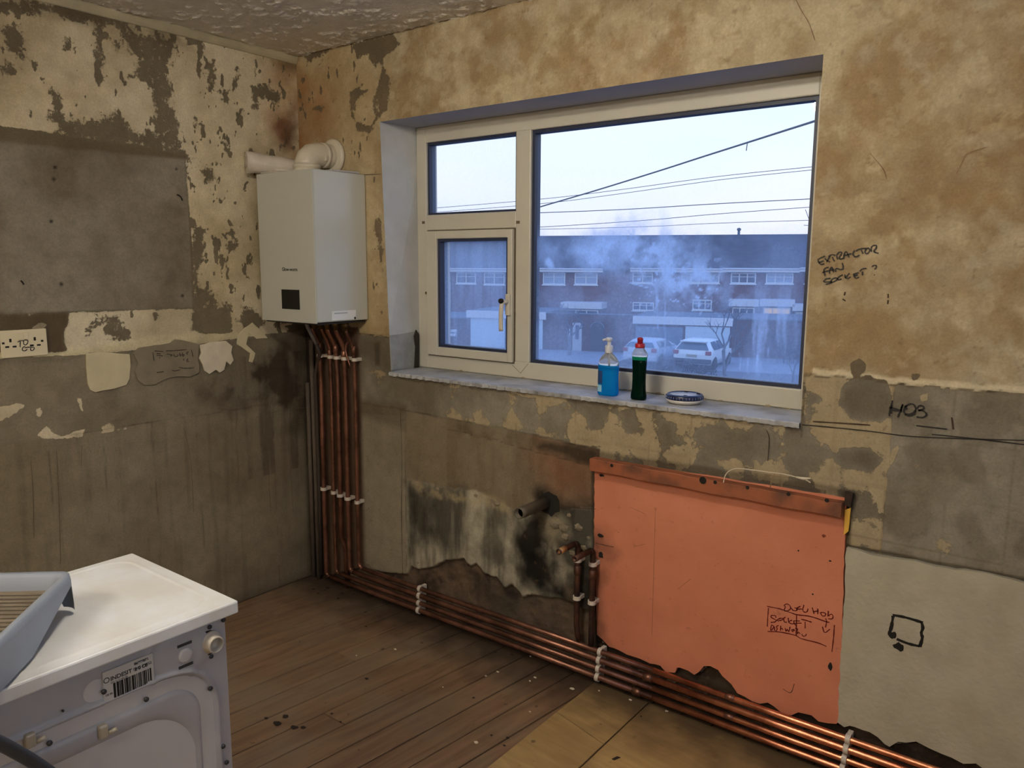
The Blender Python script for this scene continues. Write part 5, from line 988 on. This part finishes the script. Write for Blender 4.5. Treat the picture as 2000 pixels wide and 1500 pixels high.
# dark hose crossing the lower left corner
p0 = Vector(on(-60, 1425, 0, 1.86)); p1 = Vector(on(20, 1462, 0, 1.80)); p2 = Vector(on(100, 1512, 0, 1.76)); p3 = Vector(on(190, 1590, 0, 1.74))
hse = empty('drain_hose', tuple(p2), 'dark blue-grey hose in front of the washing machine at the lower left edge', 'hose')
obj('hose', MB().tube(smooth_line([tuple(p0), tuple(p1), tuple(p2), tuple(p3), (1.73, -1.80, .03)]), .0095, 14), mat('dark_blue_hose', (44, 52, 62), .5), hse)

# ================================================================ CEILING LAMP (its light, and its reflection in the pane), plus an added fill lamp
def tube_lamp(x, y, L, r, strength, col, label):
    e_ = empty('ceiling_light', (x, y, H-.01), label, 'ceiling light')
    obj('backplate', MB().box(x-L/2-.03, x+L/2+.03, y-.03, y+.03, H-.022, H-.0015), M_sock, e_, bevel=.003)
    m_, t_, p_ = nmat('lit_tube'); p_.inputs['Emission Color'].default_value = (*col, 1); p_.inputs['Emission Strength'].default_value = strength
    zc_ = H-.055-r; obj('tube', MB().tube([(x-L/2, y, zc_), (x+L/2, y, zc_)], r, 10), m_, e_)
    for sx in (-1, 1): obj('lamp_holder', MB().box(x+sx*(L/2+.001) if sx > 0 else x-L/2-.021, x+L/2+.021 if sx > 0 else x-L/2-.001, y-.02, y+.02, H-.055-2*r, H-.02), M_sock, e_, bevel=.003)
    return e_
tube_lamp(1.80, -1.47, .24, .036, 160, (1.0, .90, .74), 'short ceiling light above the washing machine, mirrored in the top corner of the big pane')
tube_lamp(1.9, -3.3, 1.1, .03, 95, (1.0, .91, .78), 'long unseen ceiling light added behind the camera as fill for the walls')  # added fill lamp out of view, evens out brightness on the lower walls

# ================================================================ OUTSIDE: the street seen through the window
OA = math.radians(19); OT = Vector((math.cos(OA), math.sin(OA), 0)); OB = Vector((-math.sin(OA), math.cos(OA), 0)); OO = Vector((-19.41, 38.93, -3.7)); GZ = -3.7
def EX(px, py, t):
    d = Vector(ray(px, py)); c = Vector(CAM); k = ((OO-c).dot(OB)+t)/d.dot(OB); p = c+d*k; return ((p-OO).dot(OT), p.z-GZ)
def exworld(s, t, h=0): v = OO+OT*s+OB*t; return (v.x, v.y, GZ+h)
def ext(name, s, t, label, cat, group=None): return empty(name, exworld(s, t), label, cat, group, rotz=OA)
def brick(name, c1, c2, mort, sc=1.0):
    m, t, p = nmat(name); nd = t.nodes.new; g = nd('ShaderNodeTexCoord'); mp = nd('ShaderNodeMapping'); mp.inputs['Rotation'].default_value = (PI/2, 0, 0); t.links.new(g.outputs['Object'], mp.inputs['Vector'])
    b = nd('ShaderNodeTexBrick'); b.inputs['Color1'].default_value = (*C(*c1), 1); b.inputs['Color2'].default_value = (*C(*c2), 1); b.inputs['Mortar'].default_value = (*C(*mort), 1); b.inputs['Scale'].default_value = sc; b.inputs['Brick Width'].default_value = .225; b.inputs['Row Height'].default_value = .075; b.inputs['Mortar Size'].default_value = .008
    t.links.new(mp.outputs[0], b.inputs['Vector']); t.links.new(b.outputs['Color'], p.inputs['Base Color']); p.inputs['Roughness'].default_value = .9; return m
M_brick = brick('red_brick', (104, 50, 46), (82, 40, 42), (112, 92, 88)); M_brick2 = brick('dark_brick', (84, 44, 44), (66, 36, 40), (90, 76, 76))
M_roof = mat('grey_roof_tiles', (74, 78, 92), .85, var=.3, vscale=1.5, bump=.03, bscale=4); M_fas = mat('white_fascia', (206, 212, 222), .5); M_wfr = mat('white_window_frame', (212, 218, 226), .4); M_wgl = mat('dark_window_pane', (60, 76, 104), .12); M_net = mat('net_curtain', (150, 168, 196), .6)
M_gd = mat('pale_garage_door', (186, 208, 226), .5); M_gd2 = mat('grey_garage_door', (96, 116, 144), .5); M_felt = mat('felt_roof', (96, 106, 122), .9)
TH = 8.0
def win_ext(root, s0, s1, h0, h1, t0, s_ref, nb=2, glass=None, bars=True):
    f = MB(); w_ = .07; f.box(s0-s_ref, s1-s_ref, -.06, .02, h0, h0+w_); f.box(s0-s_ref, s1-s_ref, -.06, .02, h1-w_, h1)
    for k in range(nb+1):
        x = s0-s_ref+(s1-s0-w_)*k/nb; f.box(x, x+w_, -.06, .02, h0+w_, h1-w_)
    if bars: hm = h0+(h1-h0)*.62; f.box(s0-s_ref+w_, s1-s_ref-w_, -.05, .02, hm-.02, hm+.02)
    f.box(s0-s_ref-.06, s1-s_ref+.06, -.12, .0, h0-.08, h0)
    fo = obj('window', f, M_wfr, root, local=True)
    for k in range(nb):
        x = s0-s_ref+(s1-s0-w_)*k/nb+w_; x2 = s0-s_ref+(s1-s0-w_)*(k+1)/nb; obj('pane', MB().box(x, x2, -.03, .01, h0+w_, h1-w_), glass or M_wgl, fo, local=True)
def house(pa, pb, ups, label, downs=(), grounds=(), fascia=True, nb=2):
    s0 = EX(pa, 524, TH)[0]; s1 = EX(pb, 524, TH)[0]; he = EX((pa+pb)/2, 527, TH)[1]; sm = (s0+s1)/2; r = ext('terraced_house', sm, TH, label, 'house', 'terrace of brick houses across the street'); D = 8.0
    hr = EX(1300, 459, TH+D/2)[1]; W_ = (s1-s0)/2
    obj('wall', MB().box(-W_, W_, 0, D, 0, he), M_brick, r, local=True)
    b = MB(); b.prism([(-.35, he-.05), (-.35, he+.08), (D/2, hr), (D+.35, he+.08), (D+.35, he-.05)], -W_, W_, 'yz'); obj('roof', b, M_roof, r, local=True)
    if fascia: obj('fascia', MB().box(-W_, W_, -.42, -.34, he-.16, he+.10), M_fas, r, local=True); obj('gutter', MB().tube([(-W_, -.47, he+.06), (W_, -.47, he+.06)], .05, 8), M_fas, r, local=True)
    for a, b_, y0, y1 in ups:
        sa, h1 = EX(a, y0, TH); sb, h0 = EX(b_, y1, TH); win_ext(r, sa, sb, h0, min(h1, he-.2), TH, sm, nb, M_net if a % 2 else M_wgl)
    for a, b_, y0, y1, gl in grounds:
        sa, h1 = EX(a, y0, TH); sb, h0 = EX(b_, y1, TH); win_ext(r, sa, sb, h0, h1, TH, sm, 3, gl)
    for a in downs:
        sa = EX(a, 540, TH)[0]; obj('downpipe', MB().tube([(sa-sm, -.10, 0), (sa-sm, -.10, he-.2)], .05, 8), M_fas, r, local=True)
    return r, sm, he, hr
house(700, 881, [(862,874,530,556),(800,835,530,556)], 'far left brick terraced house behind the casement pane', downs=(879.5,))
house(881, 1048, [(892,930,529,554),(946,986,530,556)], 'brick terraced house between the two downpipes left of the mullion', downs=(1047,))
house(1048, 1180, [(1061,1104,530,556),(1123,1167,530,556)], 'brick terraced house with two clear upper windows right of the mullion')
M_warm = mat('lit_window_pane', (226, 190, 150), .4, emit=((.9, .62, .42), .35))
house(1180, 1233, [], 'narrow dark brick section of the terrace without white fascia', fascia=False)
house(1233, 1412, [(1236,1275,529,553),(1331,1368,529,553),(1371,1405,529,553)], 'brick terraced house behind the misted middle of the glass', grounds=[(1236,1277,590,607,M_wgl),(1353,1390,585,606,M_wgl)])
h5, sm5, he5, hr5 = house(1412, 1562, [(1428,1476,529,554),(1497,1549,529,554)], 'brick terraced house with a lit porch window near the right edge', nb=3)
house(1562, 1960, [(1573,1610,529,554),(1640,1680,529,554),(1730,1775,529,554),(1810,1855,529,554),(1885,1925,529,554)], 'rightmost brick terraced house cut off by the window edge')
# porches against house five
def porch(a, b_, y0, y1, top, lab, gl, name='porch'):
    s0, h1 = EX(a, y0, TH-1.6); s1, _ = EX(b_, y0, TH-1.6); sm = (s0+s1)/2; r = ext(name, sm, TH-1.6, lab, 'porch'); W_ = (s1-s0)/2
    obj('wall', MB().box(-W_, W_, .03, 1.6, 0, h1-.3), M_brick, r, local=True); obj('flat_roof', MB().box(-W_-.15, W_+.15, -.2, 1.6, h1-.42, h1), M_fas, r, local=True)
    win_ext(r, sm-W_+.1, sm+W_-.1, 1.0, h1-.5, TH, sm, 3, gl); return r
porch(1489, 1548, 585, 0, 0, 'brick porch with a lit window and white flat roof', M_warm); porch(1428, 1478, 585, 0, 0, 'brick porch with white canopy left of the lit one', M_wgl); porch(1553, 1590, 594, 0, 0, 'pale boarded porch at the right glass edge', M_gd); porch(1100, 1172, 590, 0, 0, 'low porch with a pale sloping roof above the garden wall', M_wgl)
# garages
def garage(a, b_, yt, doors, lab, fas=True, depth=5.5, m=None):
    s0, ht = EX(a, yt, 0); s1, _ = EX(b_, yt, 0); sm = (s0+s1)/2; W_ = (s1-s0)/2; r = ext('garage', sm, 0, lab, 'garage')
    obj('wall', MB().box(-W_, W_, .05, depth, 0, ht-.05), m or M_brick2, r, local=True); obj('flat_roof', MB().box(-W_-.1, W_+.1, -.02, depth, ht-.06, ht+.02), M_felt, r, local=True)
    if fas: obj('fascia', MB().box(-W_-.1, W_+.1, -.12, .04, ht-.42, ht+.03), M_fas, r, local=True)
    for da, db, dt, mm in doors:
        x0, h1 = EX(da, dt, 0); x1, _ = EX(db, dt, 0); d = obj('garage_door', MB().box(x0-sm, x1-sm, 0, .06, .02, h1), mm, r, local=True)
        b = MB()
        for k in range(1, 6): z = h1*k/6; b.box(x0-sm+.03, x1-sm-.03, -.012, 0, z-.035, z)
        obj('door_rib', b, mm, d, local=True)
    return r
garage(915, 1064, 607, [(919,986,620,M_gd),(1008,1060,620,M_gd)], 'flat-roofed garage with pale doors left of the mullion')
garage(1240, 1430, 618, [(1242,1334,637,M_gd2),(1339,1426,637,M_gd)], 'flat-roofed double garage behind the parked cars, one grey and one pale door')
garage(1431, 1960, 622, [], 'dark brick garage block right of the bare tree', fas=False)
garage(700, 914, 615, [], 'brick garage wall with a small white sign at the far left', fas=False)
# garden wall with side door and arched gate
s0, ht = EX(1065, 612, 0); s1, _ = EX(1239, 612, 0); sm = (s0+s1)/2; gw = ext('garden_wall', sm, 0, 'brick garden wall with narrow white door and arched gate', 'wall'); W_ = (s1-s0)/2
obj('wall', MB().box(-W_, W_, 0, .3, 0, ht), M_brick2, gw, local=True); obj('coping', MB().box(-W_, W_, -.05, .35, ht, ht+.05), M_felt, gw, local=True)
def gp(px, py): a, h_ = EX(px, py, 0); return a-sm, h_
xa_, hd_ = gp(1119, 630); xb_, _ = gp(1137, 630); dd = obj('side_door', MB().box(xa_, xb_, -.06, 0, .02, hd_), mat('side_door_paint', (168, 176, 190), .5), gw, local=True)
obj('door_light', MB().box(xa_+.18, xb_-.18, -.075, -.055, hd_-1.0, hd_-.15), M_wgl, dd, local=True)
xc_, hc_ = gp(1114, 640); obj('downpipe', MB().tube([(xc_, -.1, 0), (xc_, -.1, hc_)], .045, 8), M_fas, gw, local=True)
xa_, ha_ = gp(1154, 640); xb_, _ = gp(1180, 640); n = 10; pts = [(xa_, 0), (xb_, 0)]+[((xa_+xb_)/2+(xb_-xa_)/2*math.cos(PI*k/n), ha_+.35*math.sin(PI*k/n)) for k in range(n+1)]
obj('arched_gate', MB().prism(pts, -.05, 0, 'xz'), mat('dark_gate', (50, 50, 58), .8), gw, local=True)
o2 = MB(); 
for i in range(n): 
    a = PI*i/n; b2 = PI*(i+1)/n; c0 = ((xa_+xb_)/2+(xb_-xa_)/2*math.cos(a), ha_+.35*math.sin(a)); c1 = ((xa_+xb_)/2+(xb_-xa_)/2*math.cos(b2), ha_+.35*math.sin(b2)); o2.tube([(c0[0], -.07, c0[1]), (c1[0], -.07, c1[1])], .04, 6)
obj('arch_trim', o2, M_felt, gw, local=True)
sa, ha = EX(883, 650, -.1); sg_ = ext('sign', sa, -.1, 'small white sign on the brick wall at far left', 'sign'); obj('board', MB().box(-.33, .33, -.03, .05, ha-.22, ha+.22), M_fas, sg_, local=True); obj('print_bar', MB().box(-.22, .22, -.034, -.03, ha-.04, ha+.05), M_felt, sg_, local=True)
# ground
M_tar = mat('wet_tarmac', (86, 96, 116), .55, var=.25, vscale=.6); M_pav = mat('pale_pavement', (132, 142, 160), .8, var=.15, vscale=1.2)
gr = obj('ground', MB().box(-120, 60, .9, 140, GZ-.2, GZ), M_tar); tag(gr, kind='structure')
pv = MB(); pv.hexa([exworld(-60, -6.5, .0), exworld(60, -6.5, .0), exworld(60, 0, .0), exworld(-60, 0, .0)], [exworld(-60, -6.5, .02), exworld(60, -6.5, .02), exworld(60, 0, .02), exworld(-60, 0, .02)]); tag(obj('pavement', pv, M_pav), kind='structure')
# cars
M_tyre = mat('tyre', (20, 22, 26), .9); M_cgl = mat('car_glass', (70, 96, 120), .1); M_tl = mat('tail_light', (150, 60, 70), .3)
def car(px0, px1, t, lab, paint, Hc, Wc, Lc=4.1, suv=0, rz=0.0):
    s0, _ = EX(px0, 700, t); s1, _ = EX(px1, 700, t); sm = (s0+s1)/2
    r = empty('car', exworld(sm, t), lab, 'car', None, rotz=OA+rz); w = Wc/2
    # cross-sections along the length (0 = rear): (y, z_bottom, z_belt, belt half-width, z_top, top half-width)
    sec = [(0.0, .38, .70, w*.90, .78, w*.86), (.06, .30, .95, w*.98, 1.0, w*.90), (.30, .26, 1.0, w, Hc*.93, w*.70), (.75, .24, 1.0, w, Hc, w*.70), (1.7, .24, .98, w, Hc, w*.70), (2.2, .24, .96, w, Hc*.95, w*.70), (3.0, .24, .92, w, .97, w*.86), (3.8, .26, .82, w*.97, .86, w*.84), (Lc, .36, .62, w*.86, .68, w*.74)]
    mb = MB(); vs = []
    for y, zb, zm, wm_, zt, wt in sec: vs += [(-wm_*.9, y, zb), (-wm_, y, (zb+zm)/2), (-wm_*.97, y, zm), (-wt, y, zt-.04), (-wt*.7, y, zt), (wt*.7, y, zt), (wt, y, zt-.04), (wm_*.97, y, zm), (wm_, y, (zb+zm)/2), (wm_*.9, y, zb)]
    k = 10; mb.add(vs, [(i*k+j, i*k+(j+1) % k, (i+1)*k+(j+1) % k, (i+1)*k+j) for i in range(len(sec)-1) for j in range(k)], True); mb.add(vs[:k], [tuple(range(k-1,-1,-1))]); mb.add(vs[-k:], [tuple(range(k))])
    obj('body', mb, paint, r, local=True)
    # rear window following the sloping tailgate
    b = MB(); b.hexa([(-w*.84, .045, 1.03), (w*.84, .045, 1.03), (w*.84, .12, 1.03), (-w*.84, .12, 1.03)], [(-w*.64, .255, Hc*.90), (w*.64, .255, Hc*.90), (w*.64, .36, Hc*.90), (-w*.64, .36, Hc*.90)]); obj('rear_window', b, M_cgl, r, local=True)
    for sx in (-1, 1):
        xo = w*1.0*sx; xi = w*.70*sx
        for y0, y1 in ((.55, 1.35), (1.42, 2.15)):
            b = MB(); b.add([(xo*1.002, y0, 1.02), (xo*1.002, y1+.12, 1.0), (xi*1.06, y1, Hc*.93), (xi*1.06, y0+.08, Hc*.93)], [(0,1,2,3)]); obj('side_window', b, M_cgl, r, local=True)
        obj('tail_light', MB().box(min(w*.70*sx, w*.98*sx), max(w*.70*sx, w*.98*sx), -.03, .12, .78, .98), M_tl, r, local=True, bevel=.03)
        for y in (.75, 3.25): obj('wheel', MB().lathe([(.32, -.11), (.33, -.09), (.33, .09), (.32, .11), (.2, .12), (0, .12)], (sx*(w-.10), y, .33), 20, 'x'), M_tyre, r, local=True)
        obj('mirror', MB().box(sx*w-.02 if sx > 0 else sx*w-.16, sx*w+.16 if sx > 0 else sx*w+.02, 2.2, 2.32, .95, 1.08), paint, r, local=True, bevel=.02)
    obj('bumper', MB().box(-w*.97, w*.97, -.06, .2, .34, .58), paint if not suv else mat('dark_bumper', (60, 70, 84), .6), r, local=True, bevel=.04)
    obj('number_plate', MB().box(-.26, .26, -.045, .02, .68, .79), mat('plate', (150, 150, 130), .5) if 'plate' not in bpy.data.materials else bpy.data.materials['plate'], r, local=True)
    if suv: obj('roof_spoiler', MB().box(-w*.68, w*.68, .10, .40, Hc*.93, Hc*.965), paint, r, local=True, bevel=.02)
    return r
car(1205, 1292, -6.2, 'silver hatchback parked left of the white car outside the grey garage door', mat('silver_paint', (176, 190, 210), .35), 1.40, 1.86, rz=-.22)
car(1304, 1398, -6.5, 'white car parked outside the pale garage door beside the bare tree', mat('white_car_paint', (212, 224, 236), .3), 1.50, 1.98, suv=1, rz=-.22)
# bare trees
M_bark = mat('pale_bark', (104, 112, 130), .9, var=.3, vscale=3); M_twig = mat('bark_twigs', (70, 74, 92), .9)
def bare_tree(px, py_base, t, hgt, label, name='bare_tree', lean=.0, r0=.11, seed=1, levels=4, spread=.75, trunk=.45, m=None):
    s, _ = EX(px, py_base, t); root = ext(name, s, t, label, 'tree'); R_ = random.Random(seed); tw = MB(); tk = MB()
    def grow(p, d, L, r, lv):
        n = 4; path = [p]; q = p
        for i in range(n):
            d = (d+Vector((R_.uniform(-.16,.16), R_.uniform(-.16,.16), R_.uniform(-.04,.10)))).normalized(); q = q+d*L/n; path.append(q)
        (tk if lv >= levels-1 else tw).tube(path, r, 6 if lv > 1 else 4, rs=[r*(1-.12*i) for i in range(n+1)], cap=False)
        if lv == 0: return
        for k in range(3 if lv > 1 else 4):
            b_ = path[R_.randint(2, n)] if k else path[-1]; a = R_.uniform(0, 2*PI); nd_ = (d*.9+Vector((math.cos(a)*spread, math.sin(a)*spread, R_.uniform(.0, .5)))).normalized(); grow(b_, nd_, L*R_.uniform(.55, .8), r*.55, lv-1)
    grow(Vector((0,0,0)), Vector((lean, 0, 1)).normalized(), hgt*trunk, r0, levels)
    obj('trunk', tk, m or M_bark, root, local=True); obj('twigs', tw, M_twig, root, local=True)['kind'] = 'stuff'; return root
bare_tree(1420, 735, -13, 3.9, 'slender bare tree in front of the pale garage door', seed=4, r0=.10)
bare_tree(1112, 700, -2.5, 3.2, 'bare bushy tree before the garden wall right of the mullion', seed=9, r0=.12, trunk=.5, spread=1.1)
bare_tree(893, 700, -2.5, 2.6, 'bare shrub before the far left brick wall', name='bare_shrub', seed=12, r0=.05, trunk=.35, spread=.9, levels=3)
bare_tree(1545, 750, -12, 3.0, 'thin bare sapling by the right edge of the glass', name='bare_sapling', seed=15, r0=.05, trunk=.5, spread=.8, levels=3)
# hedge between the street and the cars
M_hedge = mat('dark_hedge_leaves', (44, 50, 62), .9, var=.4, vscale=3)
def hedge(pa, pb, t, h_, label, seed):
    s0 = EX(pa, 720, t)[0]; s1 = EX(pb, 720, t)[0]; r = ext('hedge', (s0+s1)/2, t, label, 'hedge'); W_ = (s1-s0)/2; R_ = random.Random(seed); mb = MB(); st_ = MB()
    for k in range(int(W_*900)):
        x = R_.uniform(-W_, W_); y = R_.uniform(-.4, .4); z = h_*R_.random()**.6*(.8+.2*math.sin(x*3)); a = R_.uniform(0, PI); s = .05; dx_, dy_ = math.cos(a)*s, math.sin(a)*s; tz = R_.uniform(-.04, .05)
        mb.add([(x, y, z), (x+dx_, y+dy_, z+tz), (x+dx_*1.6, y+dy_*1.2+.01, z+s*1.1), (x+dx_*.4, y, z+s)], [(0,1,2,3)])
    for k in range(int(W_*8)):
        x = R_.uniform(-W_, W_); st_.tube([(x, 0, 0), (x+R_.uniform(-.1,.1), R_.uniform(-.2,.2), h_*.8)], .015, 4)
    obj('leaves', mb, M_hedge, r, local=True)['kind'] = 'stuff'; obj('stems', st_, M_twig, r, local=True)['kind'] = 'stuff'
hedge(1205, 1400, -9.0, .75, 'low dark hedge in front of the parked cars', 3); hedge(1500, 1640, -2.0, 1.7, 'taller hedge against the brick garage at the right', 5)
# roof details
hh_ = EX(1443, 450, TH+4)[1]; s_ = EX(1443, 455, TH+4)[0]; vp = ext('vent_pipe', s_, TH+4, 'short vent pipe standing on the roof ridge', 'vent pipe'); obj('pipe', MB().tube([(0,0,hr5-.3), (0,0,hh_)], .09, 8), M_felt, vp, local=True); obj('cowl', MB().lathe([(.14, hh_), (.14, hh_+.12), (.05, hh_+.18)], (0,0,0), 10), M_felt, vp, local=True)
s_ = EX(1584, 455, TH+4)[0]; ha_ = EX(1584, 447, TH+4)[1]; ta = ext('television_aerial', s_, TH+4, 'television aerial on the ridge at the right edge', 'aerial')
obj('mast', MB().tube([(0,0,hr5-.3), (0,0,ha_+.3)], .03, 6), M_felt, ta, local=True); obj('boom', MB().tube([(-.5,0,ha_+.25), (.4,0,ha_+.2)], .02, 5), M_felt, ta, local=True)
for k in range(6): obj('element', MB().tube([(-.45+.15*k, -.25, ha_+.24), (-.45+.15*k, .25, ha_+.24)], .012, 4), M_felt, ta, local=True)
obj('stay', MB().tube([(0,0,ha_+.2), (-.45,0,ha_+1.3)], .02, 4), M_felt, ta, local=True)
# overhead wires
M_wire = mat('overhead_wire', (70, 80, 92), .7)
def wire(pts, d0, d1, r, label, group=None):
    n = len(pts); P_ = []
    for i, (px, py) in enumerate(pts): d = Vector(ray(px, py)); k = d0+(d1-d0)*i/(n-1); P_.append(tuple(Vector(CAM)+d*k))
    o = tag(obj('overhead_wire', MB().tube(smooth_line(P_, 6), r, 6), M_wire), label, 'wire', group); return P_
P_ = wire([(960,433),(1045,407),(1157,374),(1280,336),(1370,307),(1458,279),(1530,256),(1602,233),(1700,200),(1900,130)], 16, 5.5, .012, 'thick cable rising across the big pane to its upper right')
q = Vector(CAM)+Vector(ray(1460,277))*10.0; tag(obj('cable_tail', MB().tube([tuple(q), tuple(q-Vector((.01,0,.11)))], .006, 5), M_wire), 'short loose tail hanging from the thick cable', 'wire')
wire([(780,412),(1045,390),(1200,372),(1400,345),(1595,325),(1700,315),(2100,275)], 30, 20, .010, 'upper of the twin thin wires under the thick cable')
wire([(780,420),(1045,399),(1200,380),(1400,352),(1595,331),(1700,322),(2100,286)], 30, 22, .010, 'lower of the twin thin wires under the thick cable')
wire([(1000,418),(1045,416),(1220,409),(1400,398),(1592,388),(1700,382),(2100,360)], 26, 22, .013, 'single wire just below the thin pair')
wire([(900,448),(1045,444),(1250,431),(1400,418),(1590,404),(1700,396),(2100,366)], 30, 26, .012, 'second wire from the bottom, above the roof ridge')
wire([(900,449),(1045,448),(1250,443),(1400,436),(1588,430),(1700,427),(2100,416)], 32, 28, .011, 'lowest wire just above the roof ridge')
